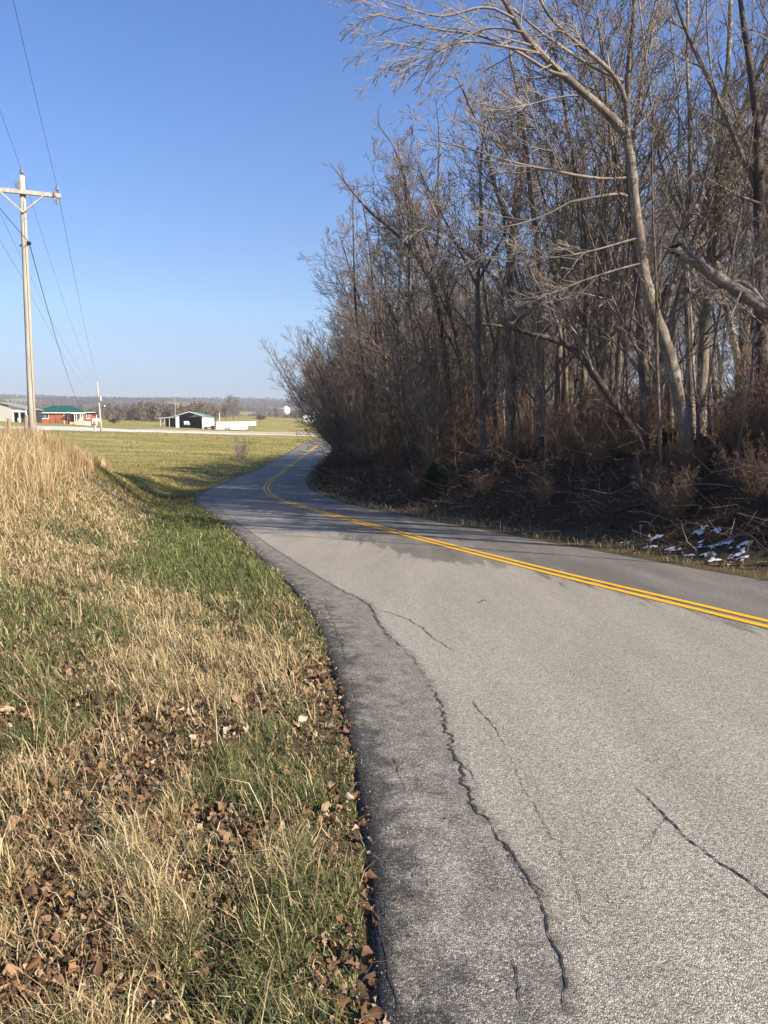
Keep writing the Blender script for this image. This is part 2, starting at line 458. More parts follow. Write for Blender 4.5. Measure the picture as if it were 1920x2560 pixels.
m, n, l, b = nt('yellow_line_paint'); M['yellow'] = m
geo = n.new("ShaderNodeNewGeometry")
t1 = noise(n, l, geo.outputs["Position"], 60, 4, .7); t2 = noise(n, l, geo.outputs["Position"], 2.2, 3)
cr = mixc(n, l, maprange(n, l, t2.outputs[0], .35, .7, 0, 1), (.86, .42, .012), (.76, .38, .02))
cr = mixc(n, l, maprange(n, l, t1.outputs[0], .54, .66, 0, .60), cr, (.20, .16, .10))
l.new(cr, b.inputs["Base Color"]); b.inputs["Roughness"].default_value = .7
bump(n, l, b, t1.outputs[0], .4, .004)
M['crack'] = mat_noise('crack_shadowed_grit', (.016, .015, .014), (.07, .065, .058), 60, .95)

# ground: zone.r = field, zone.g = forest floor, zone.b = far woods
m, n, l, b = nt('ground_soil_and_turf'); M['ground'] = m
geo = n.new("ShaderNodeNewGeometry"); pos = geo.outputs["Position"]
at = n.new("ShaderNodeAttribute"); at.attribute_name = "zone"
sep = n.new("ShaderNodeSeparateColor"); l.new(at.outputs["Color"], sep.inputs[0])
a1 = noise(n, l, pos, 26, 6, .7); a2 = noise(n, l, pos, 2.1, 4)
verge = ramp(n, [(.3, (.035, .024, .015)), (.55, (.12, .082, .05)), (.75, (.25, .185, .11))]); l.new(a1.outputs[0], verge.inputs[0])
vg = mixc(n, l, maprange(n, l, a2.outputs[0], .45, .65, 0, .6), verge.outputs[0], (.07, .085, .025))
mpf = n.new("ShaderNodeMapping"); l.new(pos, mpf.inputs[0]); mpf.inputs["Scale"].default_value = (.12, .5, .5)
f1 = noise(n, l, mpf.outputs[0], .55, 6, .65); f2 = noise(n, l, pos, 1.6, 5, .75)
fld = ramp(n, [(.32, (.155, .155, .045)), (.5, (.28, .24, .078)), (.64, (.42, .33, .14))]); l.new(f1.outputs[0], fld.inputs[0])
fl2 = mixc(n, l, maprange(n, l, f2.outputs[0], .35, .7, 0, .55), fld.outputs[0], (.12, .125, .032))
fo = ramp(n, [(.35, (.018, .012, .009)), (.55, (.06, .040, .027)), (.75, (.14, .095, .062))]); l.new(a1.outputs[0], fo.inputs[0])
fw1 = noise(n, l, pos, .02, 6, .7)
fw = ramp(n, [(.35, (.075, .058, .048)), (.6, (.12, .095, .075))]); l.new(fw1.outputs[0], fw.inputs[0])
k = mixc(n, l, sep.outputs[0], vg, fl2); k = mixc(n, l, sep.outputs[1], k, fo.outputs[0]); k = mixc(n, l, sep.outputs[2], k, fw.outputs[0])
l.new(k, b.inputs["Base Color"]); b.inputs["Roughness"].default_value = .95; b.inputs["Specular IOR Level"].default_value = .1
bump(n, l, b, a1.outputs[0], .7, .03)
M['gravel'] = mat_noise('pale_gravel', (.42, .40, .37), (.62, .60, .56), .7, .95)
M['gravel_tan'] = mat_noise('tan_gravel', (.33, .27, .19), (.52, .44, .33), .6, .95)

# ------------------------------------------------------------------ ground: one sheet out to the horizon
az = np.radians(np.concatenate([np.arange(-180, -40, 5.), np.arange(-40, 42, .22), np.arange(42, 180, 5.)]))
rr = np.exp(np.arange(math.log(.35), math.log(6200), .0155))
R_, A_ = np.meshgrid(rr, az, indexing='ij')
X_ = R_ * np.sin(A_); Y_ = R_ * np.cos(A_)
dl_ = near_line(X_, Y_, left_c); dr_ = near_line(X_, Y_, right_c)
Z_ = land(X_, Y_, dl_, dr_)
nr, na = R_.shape
V = np.stack([X_.ravel(), Y_.ravel(), Z_.ravel()], 1)
V = np.vstack([V, [[0, 0, float(Z_[0].mean())]]])
ii, jj = np.meshgrid(np.arange(nr - 1), np.arange(na), indexing='ij')
j2 = (jj + 1) % na
q = np.stack([ii * na + jj, ii * na + j2, (ii + 1) * na + j2, (ii + 1) * na + jj], -1).reshape(-1, 4)[:, ::-1]
tri = np.stack([np.full(na, nr * na), (np.arange(na) + 1) % na, np.arange(na)], 1)[:, ::-1]
loops = np.concatenate([q.ravel(), tri.ravel()])
starts = np.concatenate([np.arange(len(q)) * 4, len(q) * 4 + np.arange(na) * 3])

def wood_far(x, y):
    r = np.hypot(x, y); a = np.arctan2(x, np.maximum(y, 1))
    f = fbm(a * 22 + 5, r / 170, 71, 3)
    m = sstep(.40, .46, f) * sstep(560, 640, r)
    return np.maximum(m, sstep(1700, 2000, r) * sstep(.33, .36, f))
xx, yy = V[:-1, 0], V[:-1, 1]
rrr = np.hypot(xx, yy)
zone = np.zeros((len(V), 3))
zone[:-1, 0] = np.maximum(sstep(26, 36, yy) * (dl_ < 0), sstep(140, 200, rrr))
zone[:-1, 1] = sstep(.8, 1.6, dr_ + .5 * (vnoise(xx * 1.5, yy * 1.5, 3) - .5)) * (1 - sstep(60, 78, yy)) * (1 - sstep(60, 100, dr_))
zone[:-1, 2] = wood_far(xx, yy)
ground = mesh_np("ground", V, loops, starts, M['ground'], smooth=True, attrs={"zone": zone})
tag(ground, kind='structure')

# ------------------------------------------------------------------ road
def widths(L, side):
    """distance from the centre line along its normal to an edge polyline"""
    out = []
    T = np.gradient(centre, axis=0); T /= np.hypot(T[:, 0], T[:, 1])[:, None]
    Nn = np.stack([T[:, 1], -T[:, 0]], 1) * side
    for p, nn in zip(centre, Nn):
        a = L[:-1]; d = L[1:] - a
        den = nn[0] * d[:, 1] - nn[1] * d[:, 0]
        den = np.where(np.abs(den) < 1e-9, 1e-9, den)
        t = ((a[:, 0] - p[0]) * d[:, 1] - (a[:, 1] - p[1]) * d[:, 0]) / den
        u = ((a[:, 0] - p[0]) * nn[1] - (a[:, 1] - p[1]) * nn[0]) / den
        ok = (t > .6) & (t < 9) & (u >= 0) & (u <= 1)
        out.append(t[ok].min() if ok.any() else np.nan)
    o = np.array(out); k = np.arange(len(o)); g = ~np.isnan(o)
    return np.interp(k, k[g], o[g]), Nn
wl, NL = widths(left, -1); wr, NR = widths(right, 1)
main_crack_px = [(478, 1262), (500, 1252), (521, 1240)]
crack_px = [(521, 1238), (555, 1278), (648, 1348), (752, 1417), (856, 1481), (925, 1510), (943, 1556), (984, 1608), (1030, 1643), (1082, 1724), (1117, 1828), (1146, 1921), (1175, 2002), (1227, 2071), (1273, 2135), (1308, 2176), (1354, 2268), (1377, 2349), (1412, 2419), (1414, 2560)]
crack_w = on_road(crack_px)
def zr(x, y): return base(y) + .012
us = np.concatenate([np.linspace(-1, 0, 60), np.linspace(0, 1, 30)[1:]])
P = np.where(us[None, :, None] < 0, centre[:, None] + (-us)[None, :, None] * (wl[:, None, None] * NL[:, None]), centre[:, None] + us[None, :, None] * (wr[:, None, None] * NR[:, None]))
ns, nu = P.shape[:2]
edge_wob = .045 * (fbm(centre[:, 0] * 3.1, centre[:, 1] * 3.1, 91, 3) - .5) * 2
P[:, 0] += NL * edge_wob[:, None]
px_, py_ = P[..., 0].ravel(), P[..., 1].ravel()
rz = zr(px_, py_) + .004 * (fbm(px_ * .7, py_ * .7, 55, 2) - .5) - .02 * np.clip(np.tile(us, ns), 0, 1) * 1.2
crack_ext = np.vstack([[[6, -9]], [[2.2, -3]], [[.72, .5]], crack_w[::-1]])
dcr = near_line(px_, py_, crack_ext)
dle = near_line(px_, py_, left_c)
dark_w = np.vstack([[[9.5, -4.5]], on_road([(1920, 1580), (1600, 1498), (1400, 1446), (1300, 1420), (1180, 1408), (1040, 1397), (960, 1376), (870, 1342), (720, 1298), (640, 1275), (560, 1256)]), [[-12, 40]]])  # border of the darker stretch of asphalt
dark_dist = near_line(px_, py_, dark_w)
rat = np.stack([np.clip(dcr + .5, -.5, 3), np.clip(dle, 0, 5), np.clip(dark_dist / 4 + .5, 0, 1)], 1)
Vr = np.stack([px_, py_, rz], 1)
i2, j2 = np.meshgrid(np.arange(ns - 1), np.arange(nu - 1), indexing='ij')
qr = np.stack([i2 * nu + j2, i2 * nu + j2 + 1, (i2 + 1) * nu + j2 + 1, (i2 + 1) * nu + j2], -1).reshape(-1, 4)
# skirt so the slab has an edge
rings = []
for col in (0, nu - 1):
    e = np.arange(ns) * nu + col
    low = Vr[e].copy(); low[:, 2] -= .12
    rings.append((e, low))
off = len(Vr); Vall = [Vr]; ra = [rat]; qs = [qr]
for e, low in rings:
    Vall.append(low); ra.append(rat[e]); k = np.arange(ns - 1)
    qs.append(np.stack([e[:-1], e[1:], off + k + 1, off + k], 1)); off += ns
Vr2 = np.vstack(Vall); Q = np.vstack(qs)
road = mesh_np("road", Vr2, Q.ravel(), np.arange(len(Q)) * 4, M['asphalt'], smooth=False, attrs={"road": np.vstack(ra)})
tag(road, kind='structure')

def ribbon(name, line, halfw, lift, mat, wob=None):
    line = np.asarray(line); T = np.gradient(line, axis=0); T /= np.hypot(T[:, 0], T[:, 1])[:, None] + 1e-9
    nn = np.stack([T[:, 1], -T[:, 0]], 1)
    hw = halfw if hasattr(halfw, '__len__') else np.full(len(line), halfw)
    a = line - nn * hw[:, None]; c = line + nn * hw[:, None]
    return a, c
def road_z(x, y):
    """height of the road surface with its slight fall to the right edge"""
    x = np.asarray(x, float); y = np.asarray(y, float)
    dc = near_line(x, y, centre[::2]); de = np.maximum(near_line(x, y, right_c) * -1, 0)
    u = np.where(dc > 0, dc / (dc + de + 1e-6), 0)
    return zr(x, y) + .004 * (fbm(x * .7, y * .7, 55, 2) - .5) - .024 * np.clip(u, 0, 1)
vs, fs = [], []
for o in (-.115, .115):
    sel = centre[: int(len(centre))]
    T = np.gradient(sel, axis=0); T /= np.hypot(T[:, 0], T[:, 1])[:, None]; nn = np.stack([T[:, 1], -T[:, 0]], 1)
    wb = .008 * (fbm(sel[:, 0] * 5, sel[:, 1] * 5, 44, 2) - .5)[:, None]
    a = sel + nn * (o - .055) + nn * wb; c = sel + nn * (o + .055) - nn * wb
    za = road_z(a[:, 0], a[:, 1]) + .006 + np.hypot(a[:, 0], a[:, 1]) * .00012; zc = road_z(c[:, 0], c[:, 1]) + .006 + np.hypot(c[:, 0], c[:, 1]) * .00012
    b0 = len(vs) and sum(len(v) for v in vs)
    vs.append(np.vstack([np.column_stack([a, za]), np.column_stack([c, zc])])); k = np.arange(len(sel) - 1)
    fs.append(np.stack([k, k + len(sel), k + len(sel) + 1, k + 1], 1) + b0)
Q = np.vstack(fs)
tag(mesh_np("road_centre_line", np.vstack(vs), Q.ravel(), np.arange(len(Q)) * 4, M['yellow']), kind='structure')

# cracks in the asphalt
rng = np.random.default_rng(3)
def crack(pxs, w0, w1, jag=.02):
    p = on_road(pxs); p = smooth_line(p, .012)
    t = np.linspace(0, 1, len(p)); dist = np.hypot(p[:, 0], p[:, 1])
    T = np.gradient(p, axis=0); T /= np.hypot(T[:, 0], T[:, 1])[:, None] + 1e-9; nn = np.stack([T[:, 1], -T[:, 0]], 1)
    s = np.cumsum(np.hypot(*np.gradient(p, axis=0).T))
    p = p + nn * (jag * 2 * (fbm(s * 9, s * 0 + w0 * 900 + pxs[0][0], 17, 4) - .5) + jag * 1.3 * (fbm(s * 38, s * 0 + pxs[0][0], 23, 3) - .5))[:, None]
    hw = np.interp(t, [0, .5, 1], [w0, max(w0, w1), w1]) * (.5 + .9 * sstep(.25, .75, fbm(s * 30, s * 0 + 3 + pxs[0][1], 29, 3))) * np.clip(np.minimum(t, 1 - t) * 14, .15, 1)
    return p - nn * hw[:, None], p + nn * hw[:, None]
K = 1.1573
def k16(l_): return [(x * K, y * K) for x, y in l_]
cr_list = [(crack_px[:10], .004, .006, .035), (crack_px[9:14], .005, .007, .035), (crack_px[13:16], .005, .002, .02), (k16([(1072, 1812), (1130, 1880), (1170, 1960), (1190, 2030), (1220, 2090), (1222, 2212)]), .0034, .0026, .016),
           (k16([(815, 1320), (860, 1330), (900, 1350), (940, 1385), (985, 1412)]), .005, .003, .03), (k16([(1020, 1520), (1045, 1550), (1085, 1597)]), .003, .002, .015),
           (k16([(1365, 1700), (1440, 1770), (1500, 1830), (1580, 1885), (1659, 1945), (1700, 1970)]), .003, .0045, .016), (k16([(1150, 1735), (1165, 1770), (1205, 1830)]), .0015, .001, .01),
           (k16([(1105, 2070), (1118, 2140), (1128, 2212)]), .002, .0015, .015), (k16([(850, 1640), (866, 1690), (878, 1720)]), .002, .001, .015), (k16([(812, 1960), (838, 2100), (862, 2212)]), .003, .003, .012),
           (k16([(770, 1292), (800, 1310), (818, 1345), (835, 1375), (850, 1392)]), .003, .002, .03), (k16([(985, 1650), (1010, 1668), (1030, 1700)]), .002, .001, .02), (k16([(1085, 1597), (1100, 1640), (1150, 1735)]), .0012, .001, .02), (k16([(1440, 1770), (1420, 1810), (1380, 1850)]), .0012, .0008, .02), (k16([(1100, 1845), (1125, 1900), (1180, 1935), (1240, 1960)]), .0018, .001, .03), (k16([(1205, 1830), (1240, 1900), (1262, 1990), (1300, 2040)]), .0012, .0008, .02), (k16([(700, 1290), (712, 1330), (735, 1380), (748, 1440)]), .003, .002, .03), (k16([(1032, 1306), (1042, 1298), (1052, 1301)]), .008, .008, .02), (k16([(1300, 1262), (1335, 1275), (1385, 1290)]), .006, .003, .02)]
vs, fs, b0 = [], [], 0
for px4, w0, w1, jg in cr_list:
    a, c = crack(px4, w0, w1, jg)
    L2 = np.vstack([np.column_stack([a, road_z(a[:, 0], a[:, 1]) + .004]), np.column_stack([c, road_z(c[:, 0], c[:, 1]) + .004])])
    k = np.arange(len(a) - 1); vs.append(L2); fs.append(np.stack([k, k + len(a), k + len(a) + 1, k + 1], 1) + b0); b0 += len(L2)
Q = np.vstack(fs)
tag(mesh_np("road_cracks", np.vstack(vs), Q.ravel(), np.arange(len(Q)) * 4, M['crack']), kind='structure')

# farm drive and tan track, draped over the field
def drape(name, lower, upper, mat, lift=.10, n=160, m_=8):
    lo = np.array([at_px(*p)[:2] for p in lower]); up = np.array([at_px(*p)[:2] for p in upper])
    def rs(p):
        s = np.concatenate([[0], np.cumsum(np.hypot(*np.diff(p, axis=0).T))]); t = np.linspace(0, s[-1], n)
        return np.stack([np.interp(t, s, p[:, 0]), np.interp(t, s, p[:, 1])], 1)
    lo, up = rs(lo), rs(up)
    t = np.linspace(0, 1, m_)[None, :, None]
    G = lo[:, None] * (1 - t) + up[:, None] * t
    z = land_nc(G[..., 0], G[..., 1]) + lift
    z[:, 0] -= lift * 2; z[:, -1] -= lift * 2
    Vv = np.concatenate([G, z[..., None]], -1).reshape(-1, 3)
    a, c = np.meshgrid(np.arange(n - 1), np.arange(m_ - 1), indexing='ij')
    Q = np.stack([a * m_ + c, (a + 1) * m_ + c, (a + 1) * m_ + c + 1, a * m_ + c + 1], -1).reshape(-1, 4)
    o = mesh_np(name, Vv, Q.ravel(), np.arange(len(Q)) * 4, mat, smooth=True)
    return tag(o, kind='structure')
drape("driveway", [(-60, 1071), (40, 1072.5), (95, 1075.5), (188, 1077.5), (243, 1079), (330, 1080.5), (480, 1083.5), (600, 1086.5), (720, 1088.5), (815, 1090)],
      [(-60, 1064), (40, 1066), (95, 1064.5), (190, 1067), (243, 1070), (330, 1074.5), (480, 1079.5), (600, 1083.5), (720, 1086.5), (815, 1088)], M['gravel'])
drape("farm_track", [(330, 1074.8), (440, 1078.5), (560, 1081.5), (700, 1084), (800, 1085.5)], [(400, 1073.5), (470, 1075.5), (560, 1076.5), (680, 1080), (815, 1080.5)], M['gravel_tan'], .08)

# ------------------------------------------------------------------ bare trees
UP = (0.0, 0.0, 1.0)
def tubes_mesh(branches):
    """branches: list of (pts list, radii list, sides) -> verts, loops, starts"""
    groups = {}
    for p, r, s in branches: groups.setdefault((len(p), s), []).append((p, r))
    V, Lp, St, vb, lb = [], [], [], 0, 0
    for (n, s), g in groups.items():
        P = np.array([a for a, _ in g], float); Rr = np.array([r for _, r in g], float)
        T = np.gradient(P, axis=1); T /= np.linalg.norm(T, axis=2, keepdims=True) + 1e-12
        mean = P[:, -1] - P[:, 0]
        ref = np.where((np.abs(mean[:, 2]) > .8 * np.linalg.norm(mean, axis=1))[:, None], np.array([1., 0.13, 0]), np.array([0.1, 0.05, 1.]))[:, None, :]
        a = np.cross(T, np.broadcast_to(ref, T.shape)); a /= np.linalg.norm(a, axis=2, keepdims=True) + 1e-12
        bb = np.cross(T, a)
        an = 2 * np.pi * np.arange(s) / s
        W = P[:, :, None] + (a[:, :, None] * np.cos(an)[:, None] + bb[:, :, None] * np.sin(an)[:, None]) * Rr[:, :, None, None]
        if s >= 7: W = P[:, :, None] + (W - P[:, :, None]) * np.random.default_rng(n * 31 + s).uniform(.90, 1.10, W.shape[:3])[..., None]
        m_ = len(g)
        V.append(W.reshape(-1, 3))
        b_, i_, k_ = np.meshgrid(np.arange(m_), np.arange(n - 1), np.arange(s), indexing='ij')
        o = vb + b_ * n * s
        k2 = (k_ + 1) % s
        q = np.stack([o + i_ * s + k_, o + i_ * s + k2, o + (i_ + 1) * s + k2, o + (i_ + 1) * s + k_], -1).reshape(-1, 4)
        Lp.append(q.ravel()); St.append(lb + np.arange(len(q)) * 4)
        vb += m_ * n * s; lb += len(q) * 4
    return np.vstack(V), np.concatenate(Lp), np.concatenate(St)

def walk(R, p, d, L, n, wig, trop, bias=(0, 0, 0)):
    pts = [p]; st = L / n; x, y, z = d
    for _ in range(n):
        x += R.gauss(0, wig) + bias[0]; y += R.gauss(0, wig) + bias[1]; z += R.gauss(0, wig) + trop + bias[2]
        m_ = math.sqrt(x * x + y * y + z * z); x /= m_; y /= m_; z /= m_
        p = (p[0] + x * st, p[1] + y * st, p[2] + z * st); pts.append(p)
    return pts
def taper(r0, r1, n): return [r0 + (r1 - r0) * i / n for i in range(n + 1)]
def lerp(pts, t):
    f = t * (len(pts) - 1); i = min(int(f), len(pts) - 2); f -= i
    a, b = pts[i], pts[i + 1]
    d = (b[0] - a[0], b[1] - a[1], b[2] - a[2]); m_ = math.sqrt(sum(k * k for k in d)) or 1
    return tuple(a[k] + d[k] * f for k in range(3)), tuple(k / m_ for k in d)
def side_dir(R, d, ang, azi):
    ref = (0, 0, 1) if abs(d[2]) < .9 else (1, 0, 0)
    D = Vector(d); a = D.cross(Vector(ref)).normalized(); b = D.cross(a)
    v = D * math.cos(ang) + (a * math.cos(azi) + b * math.sin(azi)) * math.sin(ang)
    return (v.x, v.y, v.z)

RT = .0074                                   # thinnest twig radius
def sprout(R, acc, pts, r, L, level, spec, bias, t0=.15, trop=None):
    """side shoots along a limb; spec[level] = (count, length ratio, angle, segments, sides)"""
    cnt, ratio, ang, seg, sides = spec[level]
    az0 = R.random() * 6.28
    for i in range(cnt):
        t = t0 + (1 - t0) * (i + R.random() * .8) / cnt
        t = min(t, .99)
        p, d = lerp(pts, t)
        dd = side_dir(R, d, math.radians(ang * R.uniform(.7, 1.3)), az0 + i * 2.4 + R.uniform(-.6, .6))
        l2 = L * ratio * (1.15 - .7 * t) * R.uniform(.65, 1.25)
        rr_ = max(RT, min(r * (1 - .75 * t) * .62, r * .6))
        q = walk(R, p, dd, l2, seg, .10, .07 if trop is None else trop, bias)
        acc.append((q, taper(rr_, RT * .8, seg), sides))
        if level + 1 < len(spec): sprout(R, acc, q, rr_, l2, level + 1, spec, bias, .2, trop)

def gen_tree(seed, T, r0, crown0, spec, limbL, limbA, lean=(0, 0), wig=.05, bias=(0, 0, 0), fork=0, trop=.07):
    """returns trunk branches and crown branches"""
    R = random.Random(seed)
    n = 14
    tp = walk(R, (0, 0, -.3), (lean[0], lean[1], 1), T, n, wig, .03)
    tr = [r0 * (1.35 if i == 0 else 1) * (1 - .86 * (i / n) ** 1.1) + .006 for i in range(n + 1)]
    trunk = [(tp, tr, 9)]
    leaders = [(tp, r0, T, crown0)]
    for k in range(fork):
        t = R.uniform(.28, .55); p, d = lerp(tp, t)
        dd = side_dir(R, d, math.radians(R.uniform(14, 28)), R.random() * 6.28)
        l2 = T * (1 - t) * R.uniform(.8, 1.0); rr_ = r0 * (1 - .86 * t) * .72
        q = walk(R, p, dd, l2, 10, wig * 1.2, .05); trunk.append((q, taper(rr_, .008, 10), 7)); leaders.append((q, rr_, l2, .25))
    crown = []
    cnt = spec[0][0]
    for pts, r, L, c0 in leaders:
        m_ = max(4, int(cnt * (L / T)))
        az0 = R.random() * 6.28
        for i in range(m_):
            t = min(.99, c0 + (1 - c0) * (i + R.random() * .7) / m_)
            p, d = lerp(pts, t)
            dd = side_dir(R, d, math.radians(limbA * R.uniform(.7, 1.3)), az0 + i * 2.4 + R.uniform(-.5, .5))
            u = (t - c0) / (1 - c0 + 1e-6)
            l2 = limbL * T * (1.05 - .75 * u) * R.uniform(.6, 1.25) * (L / T) ** .5
            rr_ = max(.010, r * (1 - .86 * t) * R.uniform(.30, .5))
            q = walk(R, p, dd, l2, 7, .13, trop, bias)
            crown.append((q, taper(rr_, RT, 7), 5))
            sprout(R, crown, q, rr_, l2, 1, spec, bias, .12, trop)
    return trunk, crown

def build_tree(name, trunk, crown, bark_m, twig_m, loc, rz, label, group=None, cat='tree'):
    root = empty(name, loc, rz, label, cat, group)
    v, lp, st = tubes_mesh(trunk); mesh_np("trunk", v, lp, st, bark_m, root, smooth=True)
    v, lp, st = tubes_mesh(crown); mesh_np("crown", v, lp, st, twig_m, root, smooth=False)
    return root
def copy_thing(root, loc, rz, sc=1.0, label=None, group=None, cat=None):
    r = root.copy(); C.objects.link(r); r.location = loc; r.rotation_euler = (0, 0, rz); r.scale = (sc, sc, sc)
    tag(r, label, cat, group)
    for ch in list(root.children):
        c = ch.copy(); C.objects.link(c); c.parent = r
    return r

S_tall = [(17, 0, 0, 0, 0), (6, .58, 38, 5, 4), (5, .62, 36, 4, 3), (2, .7, 34, 3, 3)]
S_dense = [(20, 0, 0, 0, 0), (7, .56, 36, 5, 4), (4, .62, 34, 4, 3), (2, .7, 32, 3, 3)]
S_sap = [(15, 0, 0, 0, 0), (5, .6, 36, 4, 3), (3, .65, 34, 3, 3)]
protos = {}
def proto(kind, seed):
    R = random.Random(seed)
    if kind == 'tall': return gen_tree(seed, 13.5, .13, .36, S_tall, .24, 48, (R.uniform(-.06, .06), R.uniform(-.06, .06)), .05, fork=1)
    if kind == 'grey': return gen_tree(seed, 14.0, .16, .40, S_tall, .26, 44, (R.uniform(-.05, .05), R.uniform(-.05, .05)), .045, fork=2)
    if kind == 'edge': return gen_tree(seed, 12.0, .12, .10, S_dense, .31, 50, (-.07, 0), .06, (-.018, 0, .0), fork=2)
    if kind == 'fountain':
        tr, cr = [], []
        for k in range(13):
            a = k * 2.4; le = R.uniform(.15, .75)
            t_, c_ = gen_tree(seed * 17 + k, R.uniform(6.0, 10.0) * (1 - .25 * max(0, -math.cos(a)) * le), .05, .14, [(15, 0, 0, 0, 0), (6, .6, 34, 4, 3), (3, .65, 32, 3, 3)], .30, 36, (math.cos(a) * le - .42, math.sin(a) * le), .05, (-.012, 0, .01), fork=0, trop=.05)
            tr += [(p, r, 6) for p, r, s in t_]; cr += c_
        return tr, cr
    if kind == 'pole': return gen_tree(seed, 9.0, .045, .30, [(11, 0, 0, 0, 0), (4, .6, 36, 4, 3), (2, .7, 34, 3, 3)], .16, 36, (R.uniform(-.10, .10), R.uniform(-.10, .10)), .05)
    if kind == 'sapling': return gen_tree(seed, 6.5, .035, .22, S_sap, .27, 42, (R.uniform(-.12, .12), R.uniform(-.12, .12)), .06)
    if kind == 'shrub':
        tr, cr = [], []
        for k in range(15):
            a = k * 2.4; t_, c_ = gen_tree(seed * 31 + k, R.uniform(2.6, 5.2), .017, .12, [(11, 0, 0, 0, 0), (5, .55, 38, 3, 3), (3, .6, 36, 2, 3)], .30, 42, (math.cos(a) * R.uniform(.2, .75), math.sin(a) * R.uniform(.2, .75)), .08)
            tr += [(p, r, 4) for p, r, s in t_]; cr += c_
        return tr, cr

def edge_frame(s):
    """point and outward normal on the right road edge, s metres along it from y = 8"""
    i0 = int(np.argmin(np.hypot(right[:, 0] - 6.6, right[:, 1] - 8)))
    i = min(len(right) - 2, i0 + int(s / .3))
    t = right[i + 1] - right[max(i - 1, 0)]; t = t / np.hypot(*t)
    return right[i], np.array([t[1], -t[0]])

PR = {}
labels_done = set()
def place(kind, seed, x, y, rz, sc, name, label, group, bm_, tm_, cat='tree', dz=0):
    key = (kind, seed)
    z = gz(x, y) + dz
    if key not in PR:
        tr, cr = proto(kind, seed)
        PR[key] = build_tree(name, tr, cr, bm_, tm_, (x, y, z), rz, label, group, cat); PR[key].scale = (sc, sc, sc)
        return PR[key]
    return copy_thing(PR[key], (x, y, z), rz, sc, label, group, cat)

R0 = random.Random(5)
G_in = "bare trees inside the roadside woods"
L_in = "slender bare tree inside the woods, behind the front row"
G_edge = "bushy bare trees along the wood edge"
L_edge = "low branched bare tree on the wood edge, twigs over the road"
G_sap = "saplings in the woods"
L_sap = "thin bare sapling among the trunks on the dark bank"
G_shr = "leafless shrubs on the wooded bank"
L_shr = "leafless many stemmed brown shrub at the foot of the woods"

taken = []
def free(x, y, d): return all((x - a) ** 2 + (y - b_) ** 2 > d * d for a, b_ in taken)
# front row trees along the edge of the road, leaning towards the light
s = 11.0
k = 0
while s < 92:
    p, nn = edge_frame(s)
    o = R0.uniform(3.0, 5.2) if s < 24 else R0.uniform(4.0, 6.6)
    x, y = p + nn * o
    rz = math.atan2(nn[1], nn[0]) + R0.uniform(-.35, .35)
    hscale = np.interp(s, [10, 25, 45, 70, 92], [1.12, 1.12, 1.02, .84, .62]) * R0.uniform(.88, 1.1)
    place('edge', 201 + k % 4, x, y, rz, hscale, "bare_tree", L_edge, G_edge, M['bark'], M['twig'])
    taken.append((x, y)); s += R0.uniform(2.1, 3.3); k += 1
# many stemmed trees that spray out over the road at the far end of the wood
s = 30.0; k = 0
while s < 78:
    p, nn = edge_frame(s); x, y = p + nn * (R0.uniform(3.0, 4.2) + max(0, s - 52) * .035)
    place('fountain', 501 + k % 3, x, y, math.atan2(nn[1], nn[0]) + R0.uniform(-.5, .5), np.interp(s, [30, 45, 60, 78], [.80, 1.16, 1.12, .84]) * R0.uniform(.8, 1.15), "bare_tree",
          "many stemmed bare tree spraying its branches out over the far road bend", "spreading bare trees at the road bend", M['bark'], M['twig'])
    taken.append((x, y)); s += R0.uniform(3.4, 5.2); k += 1
# the woods behind
n_in = 0
for tries in range(16000):
    y = R0.uniform(4, 88); off = R0.uniform(4.2, 26)
    i = int(np.argmin(np.abs(right[:, 1] - y))); x = right[i, 0] + off * 1.12
    if y < 12 and x < right[i, 0] + 5: continue
    if x > .56 * y + 7: continue
    if not free(x, y, 1.6 + off * .02): continue
    kind, sd = [('tall', 101), ('tall', 102), ('tall', 103), ('grey', 111), ('grey', 112)][R0.randrange(5)]
    bm_, tm_ = (M['bark'], M['twig']) if kind == 'tall' else (M['bark_pale'], M['twig_pale'])
    place(kind, sd, x, y, R0.random() * 6.28, R0.uniform(.82, 1.12) * np.interp(y, [0, 60, 90], [1, 1, .85]), "bare_tree", L_in, G_in, bm_, tm_)
    taken.append((x, y)); n_in += 1
    if n_in >= 140: break
for i in range(130):
    s = R0.uniform(1, 84); p, nn = edge_frame(s); o = R0.uniform(2.4, 13) + max(0, s - 40) * .05
    x, y = p + nn * o
    place('sapling', 301 + i % 3, x, y, R0.random() * 6.28, R0.uniform(.6, 1.25), "sapling", L_sap, G_sap, M['bark'], M['twig_red'] if i % 2 else M['twig'], 'sapling')
for i in range(110):
    s = R0.uniform(0, 84); p, nn = edge_frame(s); o = R0.uniform(3.6, 14) if s < 30 else R0.uniform(2.4, 9) + max(0, s - 45) * .06
    x, y = p + nn * o
    place('shrub', 401 + i % 3, x, y, R0.random() * 6.28, R0.uniform(.4, .95) * (.7 if s < 22 else 1.1), "bare_shrub", L_shr, G_shr, M['twig_red'], M['twig_red'], 'shrub')

for i in range(75):
    s = R0.uniform(0, 40); p, nn = edge_frame(s); x, y = p + nn * R0.uniform(3.0, 7.5)
    place('shrub', 401 + i % 3, x, y, R0.random() * 6.28, R0.uniform(.28, .55), "bare_shrub", L_shr, G_shr, M['twig_red'], M['twig_red'], 'shrub')

